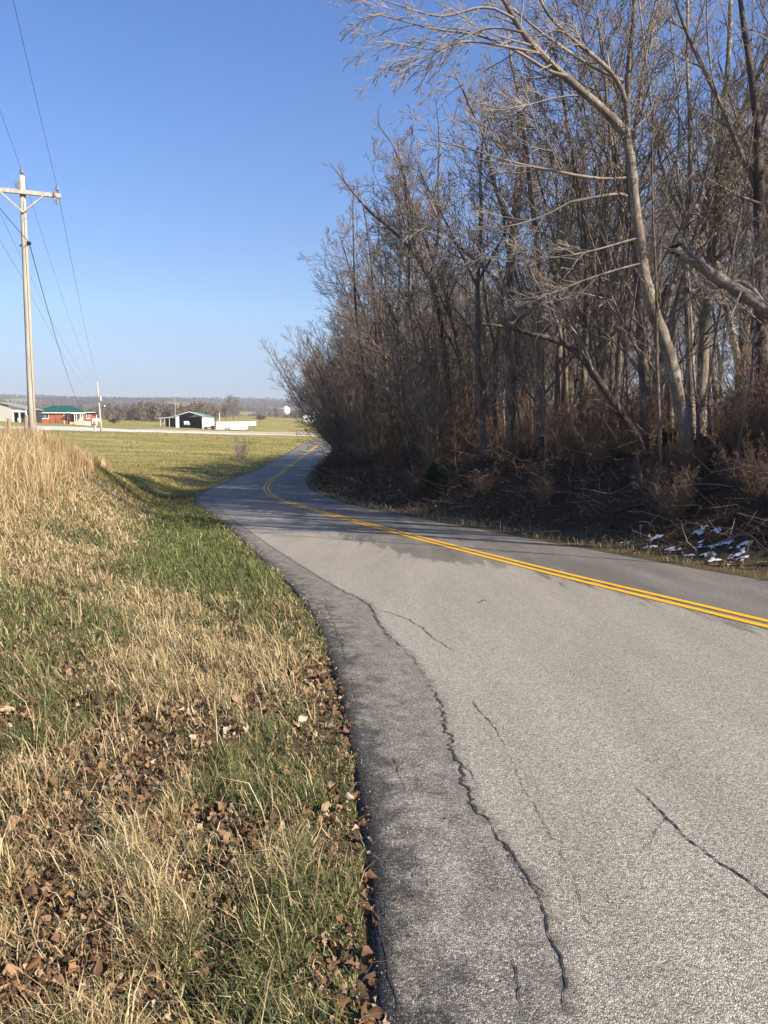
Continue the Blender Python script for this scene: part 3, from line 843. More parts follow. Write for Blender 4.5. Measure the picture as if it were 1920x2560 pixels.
for i in range(14):
    x, y = R0.uniform(5.9, 9.6), R0.uniform(13.6, 16.4)
    place('shrub', 401 + i % 3, x, y, R0.random() * 6.28, R0.uniform(.2, .34), "bare_shrub", L_shr, G_shr, M['twig_red'], M['twig_red'], 'shrub')
for i in range(30):
    s = R0.uniform(2, 50); p, nn = edge_frame(s); x, y = p + nn * R0.uniform(1.9, 3.4)
    place('shrub', 401 + i % 3, x, y, R0.random() * 6.28, R0.uniform(.14, .26), "bare_shrub", L_shr, G_shr, M['twig_red'], M['twig_red'], 'shrub')
for i in range(130):
    s = R0.uniform(0, 80); p, nn = edge_frame(s); x, y = p + nn * (R0.uniform(2.8, 14) + max(0, s - 40) * .05)
    place('pole', 601 + i % 4, x, y, R0.random() * 6.28, R0.uniform(.5, .95), "sapling", L_sap, G_sap, M['bark'], M['twig'], 'sapling')

# ---- trees one can pick out, their limbs laid where they grow
def limb_px(pts, D, base_pt=None):
    """a limb through photo pixels (1659 px wide numbering), D metres ahead (one number or one per point)"""
    out = []
    for i, (x, y) in enumerate(pts):
        d = (D[i] if hasattr(D, '__len__') else D) * 1.2
        v = px_at(x * K, y * K, d); out.append((v.x, v.y, v.z))
    return out
def smooth3(pts, n):
    p = np.array(pts, float)
    for _ in range(2):
        q_ = [p[0]]
        for a, b_ in zip(p[:-1], p[1:]): q_ += [a * .75 + b_ * .25, a * .25 + b_ * .75]
        q_.append(p[-1]); p = np.array(q_)
    s_ = np.concatenate([[0], np.cumsum(np.linalg.norm(np.diff(p, axis=0), axis=1))]); t = np.linspace(0, s_[-1], n)
    return [tuple(np.interp(t_, s_, p[:, k_]) for k_ in range(3)) for t_ in t]
def plen(p): return sum(math.dist(a, b_) for a, b_ in zip(p[:-1], p[1:]))
def hero(name, label, parts, bark_m, twig_m, seed, cat='tree', group=None, root_xy=None):
    """parts: (pixel path, depth, r0, r1, is trunk, twig spec or None, bias)"""
    R = random.Random(seed)
    trunk, crown = [], []
    first = parts[0]
    for pth, D, r0, r1, is_tr, spec, bias in parts:
        p = smooth3(limb_px(pth, D), 32 if is_tr else 16)
        n_ = len(p) - 1
        rad = [r0 + (r1 - r0) * i / n_ for i in range(n_ + 1)]
        rad = [r_ * R.uniform(.88, 1.12) * .86 for r_ in rad]
        (trunk if is_tr else crown).append((p, rad, 10 if is_tr else 6))
        if spec: sprout(R, crown, p, r0 * .8, plen(p) * spec[0], 0, spec[1], bias, spec[2], spec[3])
    b_ = Vector(trunk[0][0][0]); z = gz(b_.x, b_.y)
    if trunk[0][0][0][2] > z - .1:
        trunk[0][0].insert(0, (b_.x, b_.y, z - .25)); trunk[0][1].insert(0, trunk[0][1][0] * 1.3)
    mv = lambda brs: [([(p[0] - b_.x, p[1] - b_.y, p[2] - z) for p in pp], rr_, s_) for pp, rr_, s_ in brs]
    return build_tree(name, mv(trunk), mv(crown), bark_m, twig_m, (b_.x, b_.y, z), 0, label, group, cat)
T1 = [(9, .62, 40, 6, 4), (5, .58, 38, 4, 3), (2, .68, 36, 3, 3)]
T2 = [(9, 1.0, 36, 6, 4), (6, .55, 36, 4, 3), (2, .65, 34, 3, 3)]
T3 = [(9, .5, 40, 3, 3), (4, .5, 40, 2, 3)]
HD = 14.0
hero("bare_tree", "tall pale barked tree bending left in an elbow above the road",
     [([(1490, 1010), (1478, 900), (1440, 740), (1400, 650), (1382, 520), (1370, 430), (1364, 350), (1352, 290)], HD, .20, .115, True, None, None),
      ([(1352, 290), (1318, 250), (1270, 208), (1215, 160), (1165, 115), (1120, 60), (1085, -10), (1060, -70)], HD - .2, .115, .05, True, (.55, T1, .35, .0), (-.05, -.01, .0)),
      ([(1352, 290), (1358, 240), (1340, 180), (1300, 135), (1235, 85), (1180, 30), (1150, -40)], HD, .07, .03, True, (.5, T1, .3, .0), (-.04, 0, 0)),
      ([(1345, 175), (1290, 150), (1200, 95), (1120, 30), (1060, -20)], HD + .3, .045, .02, False, (.5, T2, .2, .0), (-.04, 0, 0)),
      ([(1225, 165), (1190, 158), (1110, 105), (1030, 72), (960, 68), (880, 48), (775, 20)], HD - .3, .045, .010, False, (.42, T2, .25, -.01), (-.05, 0, -.02)),
      ([(1165, 115), (1090, 100), (1000, 85), (940, 110), (880, 98), (795, 88)], HD - .6, .035, .008, False, (.40, T2, .2, -.02), (-.04, 0, -.03)),
      ([(1130, 70), (1060, 55), (1010, 78), (930, 118), (860, 140), (810, 155)], HD - .9, .030, .007, False, (.40, T2, .2, -.03), (-.04, 0, -.04)),
      ([(1110, 40), (1050, 8), (960, 40), (900, 25), (830, 0), (770, -12)], HD - .4, .035, .008, False, (.40, T2, .2, .0), (-.05, 0, -.02)),
      ([(1030, 72), (1000, 130), (960, 180), (900, 230), (840, 270)], HD - .5, .016, .005, False, (.25, T3, .3, -.02), (-.03, 0, -.03)),
      ([(1270, 208), (1240, 205), (1180, 215), (1100, 240), (1040, 235)], HD - .2, .028, .007, False, (.4, T2, .3, .01), (-.04, 0, 0)),
      ([(1352, 385), (1290, 388), (1180, 366), (1100, 350), (1010, 320), (930, 300)], HD - .1, .045, .010, False, (.42, T2, .3, .02), (-.05, 0, .01)),
      ([(1355, 425), (1340, 418), (1290, 425), (1230, 437)], HD - .1, .045, .030, False, None, None),
      ([(1230, 437), (1170, 470), (1100, 490), (1000, 500), (900, 480)], HD - .1, .022, .006, False, (.4, T2, .1, .02), (-.04, 0, 0)),
      ([(1375, 515), (1340, 525), (1270, 545), (1180, 560), (1060, 560)], HD - .2, .028, .007, False, (.4, T2, .25, .02), (-.04, 0, 0)),
      ([(1382, 570), (1340, 580), (1260, 605), (1180, 640), (1090, 650)], HD - .2, .028, .006, False, (.4, T2, .25, .02), (-.04, 0, 0)),
      ], M['bark_pale'], M['twig_pale'], 77)
hero("broken_tree", "broken pale trunk jutting in from the right edge, snapped end up",
     [([(1800, 800), (1725, 728), (1659, 672), (1590, 625), (1520, 580), (1458, 540)], 11.5, .17, .105, True, None, None),
      ([(1659, 672), (1610, 600), (1560, 615), (1640, 560), (1690, 500)], 11.6, .06, .03, False, (.3, T2, .2, .05), (0, 0, .02)),
      ([(1530, 590), (1510, 560), (1490, 545), (1475, 515)], 11.4, .03, .012, False, (.8, T3, .2, .05), (0, 0, .03)),
      ([(1600, 632), (1575, 690), (1560, 760), (1548, 840)], 11.3, .022, .008, False, (.4, T3, .2, -.02), (0, 0, -.03)),
      ], M['bark_pale'], M['twig_pale'], 78, 'broken tree')
_br = [o for o in C.objects if o.name.startswith("broken_tree")][0]
for ch in _br.children:
    if ch.name.startswith("trunk"):
        me_ = ch.data; R = random.Random(4); ring = sorted(range(len(me_.vertices)), key=lambda i_: me_.vertices[i_].co.x)[:10]
        for i_ in ring: me_.vertices[i_].co.x -= R.uniform(-.28, .30); me_.vertices[i_].co.z += R.uniform(-.05, .10)
hero("arching_dead_tree", "dark dead trunk arching left over the brush from the bank",
     [([(1395, 1000), (1378, 950), (1340, 890), (1298, 830), (1255, 768), (1215, 738), (1150, 722), (1090, 705), (1040, 700)], 15.5, .15, .05, True, None, None),
      ([(1215, 738), (1200, 680), (1150, 600), (1120, 520), (1060, 470)], 15.6, .05, .012, False, (.45, T1, .25, .03), (-.02, 0, .02)),
      ([(1280, 800), (1260, 740), (1220, 690), (1180, 640), (1150, 560)], 15.4, .04, .012, False, (.4, T1, .25, .03), (-.02, 0, .02)),
      ], M['bark_dark'], M['twig'], 79)
hero("bare_tree", "pale straight tree splitting into many thin upright stems, right of the bent tree",
     [([(1500, 1000), (1494, 850), (1488, 700), (1480, 560), (1482, 480)], 17.5, .15, .11, True, None, None),
      ([(1482, 480), (1490, 400), (1492, 280), (1484, 150), (1486, 0), (1480, -150)], 17.5, .08, .025, True, (.32, T1, .15, .06), (0, 0, .02)),
      ([(1482, 480), (1450, 420), (1425, 350), (1405, 220), (1390, 80), (1370, -80)], 17.6, .055, .02, True, (.32, T1, .15, .06), (0, 0, .02)),
      ([(1484, 490), (1520, 400), (1540, 300), (1540, 180), (1525, 60), (1530, -90)], 17.3, .055, .02, True, (.32, T1, .15, .06), (0, 0, .02)),
      ([(1482, 470), (1460, 380), (1470, 260), (1455, 120), (1440, -40)], 17.4, .04, .015, True, (.32, T1, .15, .06), (0, 0, .02)),
      ], M['bark_pale'], M['twig_pale'], 80)
hero("bare_tree", "thick dark trunk at the right edge with vines on it",
     [([(1665, 1120), (1652, 950), (1645, 800), (1642, 600), (1638, 430), (1640, 300), (1622, 150), (1600, 20), (1590, -120)], 14.5, .23, .045, True, None, None),
      ([(1640, 420), (1600, 330), (1560, 230), (1510, 130), (1470, 40), (1440, -60)], 14.6, .085, .03, False, (.4, T1, .2, .04), (0, 0, .02)),
      ([(1642, 440), (1600, 425), (1560, 405), (1520, 380)], 14.4, .04, .012, False, (.6, T2, .2, .04), (0, 0, .02)),
      ([(1640, 300), (1680, 180), (1700, 60), (1720, -80)], 14.5, .08, .03, False, (.4, T1, .2, .04), (0, 0, .02)),
      ([(1646, 700), (1600, 660), (1570, 640), (1520, 600)], 14.3, .03, .010, False, (.6, T2, .2, .04), (0, 0, .02)),
      ([(1648, 860), (1600, 850), (1540, 880), (1500, 870)], 14.2, .025, .008, False, (.6, T2, .2, .0), (0, 0, .0)),
      ], M['bark_dark'], M['twig'], 81)
hero("tree_snag", "dead snag with a splintered top, left of the bent tree",
     [([(1325, 1010), (1328, 900), (1338, 780), (1343, 650), (1347, 560), (1350, 520), (1346, 482)], 19, .18, .04, True, None, None),
      ([(1350, 525), (1354, 505), (1352, 488)], 19, .05, .004, False, None, None)], M['bark'], M['twig'], 82, 'snag')
hero("tree_snag", "short leaning snag with a forked broken top, right of the bent tree",
     [([(1452, 1000), (1448, 860), (1440, 760), (1420, 690), (1432, 640), (1440, 615)], 19, .13, .06, True, None, None),
      ([(1420, 690), (1410, 640), (1408, 610), (1414, 596)], 19, .07, .03, False, None, None)], M['bark'], M['twig'], 83, 'snag')
hero("bare_tree", "broad grey trunk rising from the brush right of the bent tree",
     [([(1512, 1010), (1514, 900), (1518, 800), (1524, 690), (1535, 560), (1552, 420), (1560, 280), (1575, 120), (1580, -60)], 19, .24, .06, True, (.20, T1, .4, .05), (0, 0, .02))], M['bark_pale'], M['twig_pale'], 84)
hero("bare_tree", "dark crooked tree with heavy wavy limbs in the middle of the wood edge",
     [([(1100, 1010), (1102, 900), (1108, 800), (1108, 700), (1100, 600), (1112, 500), (1120, 430)], 22, .20, .12, True, None, None),
      ([(1112, 500), (1080, 440), (1060, 370), (1050, 300), (1010, 220), (980, 150)], 22, .10, .02, True, (.42, T1, .2, .05), (-.01, 0, .02)),
      ([(1120, 430), (1135, 350), (1130, 260), (1145, 170), (1150, 90)], 22, .10, .02, True, (.40, T1, .2, .05), (0, 0, .02)),
      ([(1105, 640), (1060, 590), (1000, 540), (960, 500), (930, 440), (905, 350)], 21.8, .09, .02, False, (.42, T1, .25, .05), (-.02, 0, .02)),
      ([(1108, 700), (1160, 660), (1200, 600), (1230, 520), (1240, 430), (1235, 330)], 22.2, .08, .02, False, (.40, T1, .25, .05), (0, 0, .02)),
      ], M['bark'], M['twig'], 85)
hero("bare_tree", "dark leaning tree whose long limb reaches out left at the wood edge's top",
     [([(985, 1030), (975, 920), (965, 800), (955, 700), (930, 600), (890, 540)], 26, .17, .11, True, None, None),
      ([(890, 540), (840, 490), (800, 460), (765, 420), (735, 380), (712, 352)], 25.6, .09, .012, True, (.40, T1, .2, .04), (-.01, 0, .02)),
      ([(900, 560), (890, 480), (880, 400), (860, 330), (815, 265)], 26, .08, .012, True, (.42, T1, .2, .05), (-.01, 0, .02)),
      ([(930, 600), (950, 500), (945, 400), (950, 300), (940, 200)], 26.2, .08, .012, True, (.40, T1, .2, .05), (0, 0, .02)),
      ], M['bark_dark'], M['twig'], 86)
hero("bare_tree", "slim dark tree with two upright poles of stems near the wood's left end",
     [([(800, 1030), (790, 900), (785, 780), (768, 680), (764, 560), (762, 440), (764, 400)], 33, .12, .025, True, (.22, T1, .35, .05), (-.02, 0, .02)),
      ([(790, 900), (815, 780), (810, 660), (800, 560), (790, 470), (775, 410)], 33, .085, .02, True, (.22, T1, .35, .05), (-.01, 0, .02)),
      ], M['bark_dark'], M['twig'], 87)
hero("bare_tree", "slender grey tree with wavy twin stems left of the splintered snag",
     [([(1268, 1000), (1262, 860), (1270, 740), (1290, 640), (1298, 540), (1305, 430), (1310, 370)], 20, .14, .07, True, None, None),
      ([(1310, 370), (1290, 340), (1270, 290), (1255, 180), (1240, 60)], 20, .05, .015, True, (.38, T1, .2, .05), (0, 0, .02)),
      ([(1310, 370), (1316, 300), (1330, 220), (1345, 100), (1370, 20)], 20, .05, .015, True, (.38, T1, .2, .05), (0, 0, .02)),
      ], M['bark_pale'], M['twig'], 88)

# ------------------------------------------------------------------ grass, leaves, canes
def blades(name, xy, h, wd, lean_a, lean, col, mat, rngv, curve=.5, lift=0.0):
    """xy (N,2); h, wd, lean_a (azimuth), lean (0 upright .. 1 flat): five vertices a blade"""
    n_ = len(xy); z = land_nc(xy[:, 0], xy[:, 1]) + lift
    B = np.column_stack([xy, z])
    fa = rngv.uniform(0, 2 * np.pi, n_)
    sd = np.stack([np.cos(fa), np.sin(fa), np.zeros(n_)], 1) * (wd * .5)[:, None]
    dirv = np.stack([np.cos(lean_a), np.sin(lean_a)], 1)
    def pt(t, l_):
        o = np.empty((n_, 3)); ang = l_ * (math.pi / 2)
        o[:, :2] = dirv * (np.sin(ang) * h * t)[:, None]; o[:, 2] = np.cos(ang) * h * t
        return o
    m1 = B + pt(.55, lean * (1 - curve)); tp = m1 + pt(.45, np.minimum(1.25, lean * (1 + curve)))
    Vv = np.stack([B - sd, B + sd, m1 - sd * .8, m1 + sd * .8, tp], 1).reshape(-1, 3)
    o = np.arange(n_)[:, None] * 5
    Lp = (o + np.array([0, 1, 3, 2, 2, 3, 4])).ravel()
    St = (np.arange(n_)[:, None] * 7 + np.array([0, 4])).ravel()
    base_d = np.array([.55, .55, .95, .95, 1.08])
    cc = (col[:, None, :] * np.array([.92, .92, 1., 1., 1.04])[None, :, None]).reshape(-1, 3)
    ob = mesh_np(name, Vv, Lp, St, mat, col=cc)
    return tag(ob, kind='stuff')

rg = np.random.default_rng(42)
def pick(n_, w_, pal):
    i = rg.choice(len(pal), n_, p=np.array(w_) / sum(w_)); return np.array(pal)[i]
TAN = [(.44, .345, .195), (.53, .435, .27), (.36, .26, .14), (.28, .185, .10), (.60, .51, .345)]
GRN = [(.092, .115, .036), (.130, .148, .054), (.20, .20, .088), (.070, .090, .034)]
def verge_masks(x, y, dl):
    """share of green blades, share of bare leaf litter"""
    r = np.hypot(x, y)
    g = fbm(x * 1.1 + 4, y * .75, 61, 4); l_ = fbm(x * 1.6 + 9, y * 1.3, 67, 3)
    green = sstep(.46, .60, g)
    def blob(px, py, rad, amt=1.0):
        q_ = march(px, py, land_nc)
        return amt * np.exp(-(((x - q_[0]) / rad) ** 2 + ((y - q_[1]) / (rad * 1.5)) ** 2))
    for a in [(60, 1770, .45), (230, 1790, .3), (640, 1900, .35), (720, 1960, .35), (690, 1570, .5), (740, 1560, .35), (860, 2330, .25), (800, 2480, .25), (560, 2450, .2), (150, 1560, .5), (480, 1320, 1.2), (400, 1400, .8), (880, 1990, .15), (250, 1430, .7)]:
        green = green + blob(*a)
    for a in [(470, 1520, .8), (430, 1650, .5), (520, 1700, .35), (100, 1420, 1.0), (250, 1920, .25), (350, 1850, .25), (60, 2040, .2), (300, 2150, .2)]:
        green = green - blob(*a)
    strip = sstep(7.5, 9.5, y) * (1 - sstep(27, 31, y)) * (1 - sstep(1.4, 2.4, -dl)); green = green + strip * 1.1
    green = green - sstep(8, 12, y) * sstep(2.6, 4.4, -dl) * .75
    lit = sstep(.50, .66, l_) * (1 - sstep(4, 8, r))
    for a in [(120, 2230, .22), (300, 2330, .22), (80, 2450, .2), (330, 2060, .16), (560, 2150, .14), (700, 2330, .12)]: lit = lit + blob(*a, .9)
    lit = lit + (1 - sstep(.10, .50 * np.clip(fbm(x * 2.5, y * 2.5, 88, 3) * 3 - .7, .25, 1.6), -dl)) * (1 - sstep(5, 9, r)) * .14
    return np.clip(green, 0, 1), np.clip(lit, 0, 1)

n_ = 620000
r_ = np.exp(rg.uniform(math.log(1.25), math.log(30), n_)); a_ = np.radians(rg.uniform(-44, 10, n_))
x, y = r_ * np.sin(a_), r_ * np.cos(a_)
dl = near_line(x, y, left_c)
wob = .07 * (fbm(x * 2.2, y * 2.2, 77, 3) - .5) * 2
ok = (dl < -.02 + wob) & (dl > -16)
x, y, dl, r_ = x[ok], y[ok], dl[ok], r_[ok]
green, lit = verge_masks(x, y, dl)
keep = rg.random(len(x)) > np.maximum(lit * .86, .35 * (1 - sstep(4, 8, r_)))
x, y, dl, r_, green = x[keep], y[keep], dl[keep], r_[keep], green[keep]
isg = rg.random(len(x)) < (.14 + .56 * green + .22 * sstep(8, 10, y) * (1 - sstep(1.6, 2.6, -dl)))
# blades bunch into tufts
tuft = fbm(x * 5.5, y * 5.5, 83, 2)
hgt = np.where(isg, rg.gamma(4, .020, len(x)), rg.gamma(2.6, .028, len(x))) * (.55 + 1.1 * sstep(.42, .68, tuft))
tall = A_tall = sstep(7, 13, y) * sstep(3.0, 5.5, -dl)          # the bank carries taller dry grass
hgt = hgt * (1 + 2.1 * tall) + .10 * tall
hgt = np.clip(hgt, .025, .95) * (1 - .55 * np.exp(-((dl + .05) / .18) ** 2))
wd = np.where(isg, .0040, .0036) * (.7 + .7 * rg.random(len(x))) * np.maximum(1, r_ / 3.4) ** .85
lean = np.where(isg, rg.beta(2.4, 2.0, len(x)), rg.beta(2.2, 1.25, len(x))) * (1 - .45 * tall)
la = rg.uniform(0, 2 * np.pi, len(x)) + .0
la = np.where(rg.random(len(x)) < .5, 2.9 + rg.normal(0, .8, len(x)) + 2 * (vnoise(x * .8, y * .8, 12) - .5), la)
col = np.where(isg[:, None], pick(len(x), [3, 4, 2, 3], GRN), pick(len(x), [4, 4, 3, 2, 2], TAN)) * rg.uniform(.75, 1.2, (len(x), 1))
warmth = sstep(.45, .65, fbm(x * .5, y * .35, 97, 3)) * tall
col = col * (1 - warmth[:, None] * np.array([.02, .10, .18]))
keepn = (rg.random(len(x)) > tall * .2) & (rg.random(len(x)) > .62 * (1 - sstep(.36, .50, tuft)) * (1 - sstep(6, 14, r_)))
col = np.where(isg[:, None], col, col * np.array([1.04, 1.02, .96]))
strip_ = (isg * sstep(8, 11, y) * (1 - sstep(1.6, 2.6, -dl)))[:, None]; col = col * (1 + strip_ * np.array([.14, .16, .06]))
blades("verge_grass", np.column_stack([x, y])[keepn], hgt[keepn], wd[keepn], la[keepn], lean[keepn], col[keepn], M['grass'], rg)

i = rg.integers(0, len(left) - 1, 16000); tt = left[np.minimum(i + 1, len(left) - 1)] - left[i]; tt /= np.hypot(tt[:, 0], tt[:, 1])[:, None] + 1e-9
o = -np.abs(rg.normal(.0, .09, len(i))) + .015; xy = left[i] + np.stack([tt[:, 1], -tt[:, 0]], 1) * o[:, None] + rg.normal(0, .03, (len(i), 2))
r_ = np.hypot(xy[:, 0], xy[:, 1]); ok = (xy[:, 1] > 1) & (r_ < 30) & (rg.random(len(i)) < .15 + 1.2 * sstep(.4, .65, fbm(xy[:, 0] * 2, xy[:, 1] * 2, 161, 2))); xy, r_ = xy[ok], r_[ok]; k_ = len(xy)
col = np.where((rg.random(k_) < .42)[:, None], pick(k_, [3, 4, 4, 2], GRN), pick(k_, [4, 4, 3, 2, 1], TAN)) * rg.uniform(.75, 1.15, (k_, 1))
blades("edge_grass", xy, rg.gamma(4, .020, k_), .0038 * np.maximum(1, r_ / 3.4) ** .85 * rg.uniform(.7, 1.3, k_), rg.normal(.1, .9, k_), rg.beta(3, 2, k_), col, M['grass'], rg, .5, .01)

# loose grit along the crumbling left edge
i = rg.integers(0, len(left) - 1, 26000); tt = left[np.minimum(i + 1, len(left) - 1)] - left[i]; tt /= np.hypot(tt[:, 0], tt[:, 1])[:, None] + 1e-9
o = np.abs(rg.normal(0, .13, len(i))) - .02; xy = left[i] + np.stack([tt[:, 1], -tt[:, 0]], 1) * o[:, None] + rg.normal(0, .05, (len(i), 2))
r_ = np.hypot(xy[:, 0], xy[:, 1]); dl = near_line(xy[:, 0], xy[:, 1], left_c)
ok = (xy[:, 1] > 1) & (r_ < 16) & (dl > .0) & (rg.random(len(i)) < .2 + fbm(xy[:, 0] * 3, xy[:, 1] * 3, 171, 3) ** 2 * 1.6); xy, r_ = xy[ok], r_[ok]; k_ = len(xy)
oct_ = np.array([(1, 0, 0), (0, 1, 0), (-1, 0, 0), (0, -1, 0), (0, 0, .8), (0, 0, -.6)]); fo_ = np.array([(0, 1, 4), (1, 2, 4), (2, 3, 4), (3, 0, 4), (1, 0, 5), (2, 1, 5), (3, 2, 5), (0, 3, 5)])
sz_ = np.minimum(rg.gamma(3, .0012, k_), .008) * np.maximum(1, r_ / 5); an_ = rg.uniform(0, 6.28, k_)
W = oct_[None] * rg.uniform(.6, 1.3, (k_, 6, 1)) * sz_[:, None, None]
W = np.stack([W[..., 0] * np.cos(an_)[:, None] - W[..., 1] * np.sin(an_)[:, None], W[..., 0] * np.sin(an_)[:, None] + W[..., 1] * np.cos(an_)[:, None], W[..., 2]], -1)
W += np.column_stack([xy, road_z(xy[:, 0], xy[:, 1]) + sz_ * .3])[:, None]
cc = np.repeat(pick(k_, [4, 3, 3, 1], [(.07, .068, .065), (.15, .145, .135), (.26, .25, .23), (.42, .40, .37)]), 6, 0)
tag(mesh_np("loose_gravel", W.reshape(-1, 3), (np.arange(k_)[:, None, None] * 6 + fo_[None]).ravel(), np.arange(k_ * 8) * 3, M['twig_tint'], col=cc), kind='stuff')

# tall dry grass on top of the bank with seed heads above
n_ = 60000
x = rg.uniform(-19, -4, n_); y = rg.uniform(10, 36, n_); dl = near_line(x, y, left_c)
ok = (dl < -3.4 - 1.3 * fbm(x * .6, y * .6, 33, 2)) & (x > -.62 * y - 2) & (rg.random(n_) < sstep(.30, .62, fbm(x * .45, y * .45, 35, 3)) + .25)
x, y = x[ok], y[ok]; r_ = np.hypot(x, y)
hg = np.clip(rg.normal(.62, .20, len(x)), .2, 1.15) * (.65 + .7 * fbm(x * .4, y * .4, 37, 2)) * (1 - .4 * sstep(24, 34, y))
col = pick(len(x), [4, 3, 4, 3, 1], TAN) * rg.uniform(.85, 1.3, (len(x), 1)) * np.array([1.0, .96, .90])
blades("tall_dry_grass", np.column_stack([x, y]), hg, .0065 * np.maximum(1, r_ / 9) * rg.uniform(.5, 1.3, len(x)), rg.uniform(0, 6.28, len(x)), rg.beta(1.6, 4.5, len(x)) * .8, col, M['grass'], rg, .6)

# mown field
n_ = 100000
r_ = np.exp(rg.uniform(math.log(24), math.log(165), n_)); a_ = np.radians(rg.uniform(-33, 3, n_))
x, y = r_ * np.sin(a_), r_ * np.cos(a_); dl = near_line(x, y, left_c)
ok = (dl < -.1) & (y > 26) & ~((y < 34) & (dl < -9)); x, y, r_ = x[ok], y[ok], r_[ok]
f = fbm(x * .09, y * .30, 51, 5)
gshare = 1 - sstep(.36, .66, f) * .75
isg = rg.random(len(x)) < gshare * .8
col = np.where(isg[:, None], pick(len(x), [3, 4, 5, 2], GRN) * np.array([1.5, 1.25, 1.05]), pick(len(x), [5, 2, 4, .3, 0], TAN) * np.array([.78, .76, .52])) * rg.uniform(.75, 1.2, (len(x), 1))
hg = rg.gamma(4, .013, len(x)) * (1 + .8 * sstep(.55, .7, fbm(x * .5, y * .5, 53, 2)))
blades("field_grass", np.column_stack([x, y]), hg, .0014 * r_ * rg.uniform(.6, 1.3, len(x)), rg.uniform(0, 6.28, len(x)), rg.beta(2, 3, len(x)), col, M['grass'], rg)

# short pale grass along the right edge of the road
n_ = 46000
i = rg.integers(0, len(right) - 1, n_); o = np.abs(rg.normal(0, .55, n_)) + .02
tt = right[np.minimum(i + 1, len(right) - 1)] - right[i]; tt /= np.hypot(tt[:, 0], tt[:, 1])[:, None] + 1e-9
xy = right[i] + np.stack([tt[:, 1], -tt[:, 0]], 1) * o[:, None] + rg.normal(0, .12, (n_, 2))
dr = near_line(xy[:, 0], xy[:, 1], right_c); r_ = np.hypot(xy[:, 0], xy[:, 1])
ok = (dr > .02) & (xy[:, 1] > 4) & (xy[:, 1] < 135) & (rg.random(n_) < 1.2 * fbm(xy[:, 0] * .8, xy[:, 1] * .8, 57, 3)); xy, r_ = xy[ok], r_[ok]
col = np.where((rg.random(len(xy)) < np.interp(xy[:, 1], [10, 50, 60], [.12, .3, .55]))[:, None], pick(len(xy), [3, 4, 5, 2], GRN), pick(len(xy), [4, 4, 3, 2, 2], TAN)) * rg.uniform(.7, 1.1, (len(xy), 1))
blades("roadside_grass", xy, rg.gamma(4, .036, len(xy)), .0055 * np.maximum(1, r_ / 11) * rg.uniform(.6, 1.3, len(xy)), rg.uniform(0, 6.28, len(xy)), rg.beta(2, 2.6, len(xy)), col, M['grass'], rg)

def leaves(name, xy, size, col, lift, curl=.8, lobes=True):
    """curled dry leaves: a lobed fan of twelve rim points"""
    n_ = len(xy); k = 11
    an = np.linspace(-2.75, 2.75, k)
    rad = np.array([.5, .75, .66, .95, .74, 1.1, .74, .95, .66, .75, .5]) if lobes else np.array([.6, .75, .8, .85, .95, 1.1, .95, .85, .8, .75, .6])
    rim = np.stack([np.cos(an) * rad, np.sin(an) * rad * .9], 1)
    z = land_nc(xy[:, 0], xy[:, 1]) + lift
    c_ = rg.uniform(-curl, curl, (n_, 1)); c2 = rg.uniform(0, curl, (n_, 1)); ph = rg.uniform(0, 6.28, (n_, 1))
    loc = np.zeros((n_, k + 1, 3)); loc[:, 1:, :2] = rim * rg.uniform(.62, 1.2, (n_, k, 1))
    loc[:, 1:, 2] = c_ * rim[:, 0] ** 2 + c2 * rim[:, 1] ** 2 * 1.4 + .26 * np.sin(an * 2 + ph) + .16 * np.sin(an * 4.3 + ph * 2)
    loc *= size[:, None, None]
    ax = rg.normal(0, .6, n_); ay = rg.normal(0, .6, n_); az_ = rg.uniform(0, 6.28, n_)
    def rot(v, a, i, j):
        ca, sa = np.cos(a)[:, None], np.sin(a)[:, None]; p, q_ = v[..., i].copy(), v[..., j].copy()
        v[..., i] = p * ca - q_ * sa; v[..., j] = p * sa + q_ * ca
    rot(loc, ax, 1, 2); rot(loc, ay, 0, 2); rot(loc, az_, 0, 1)
    loc += np.column_stack([xy, z])[:, None, :]
    o = np.arange(n_)[:, None, None] * (k + 1)
    t = np.stack([np.zeros(k - 1, int), np.arange(1, k), np.arange(2, k + 1)], 1)
    Lp = (o + t[None]).ravel(); St = np.arange(n_ * (k - 1)) * 3
    cc = np.repeat(col[:, None, :], k + 1, 1) * rg.uniform(.8, 1.15, (n_, k + 1, 1))
    return tag(mesh_np(name, loc.reshape(-1, 3), Lp, St, M['leaf'], col=cc.reshape(-1, 3)), kind='stuff')
LEAF = [(.22, .125, .068), (.15, .085, .05), (.28, .175, .10), (.36, .26, .165), (.08, .05, .035), (.42, .33, .235)]
n_ = 110000
r_ = np.exp(rg.uniform(math.log(1.2), math.log(13), n_)); a_ = np.radians(rg.uniform(-41, 8, n_))
x, y = r_ * np.sin(a_), r_ * np.cos(a_); dl = near_line(x, y, left_c)
green, lit = verge_masks(x, y, dl)
ok = (dl < .03) & (dl > -7) & (rg.random(n_) < .05 + .30 * lit); x, y = x[ok], y[ok]; r_ = r_[ok]
half = rg.random(len(x)) < .5
x0_, y0_, r0_ = x, y, r_
for nm_, hv in (("fallen_leaves", half), ("curled_leaves", ~half)):
    x, y, r_ = x0_[hv], y0_[hv], r0_[hv]
    leaves(nm_, np.column_stack([x, y]), np.minimum(rg.gamma(3., .0050, len(x)), .034) * (1 + .4 * sstep(3.5, 5, r_)), pick(len(x), [4, 4, 3, 2, 3, 1.2], LEAF) * rg.uniform(.7, 1.2, (len(x), 1)), rg.uniform(.0, .03, len(x)), lobes=nm_ == "fallen_leaves", curl=.8 if nm_ == "fallen_leaves" else 1.3)
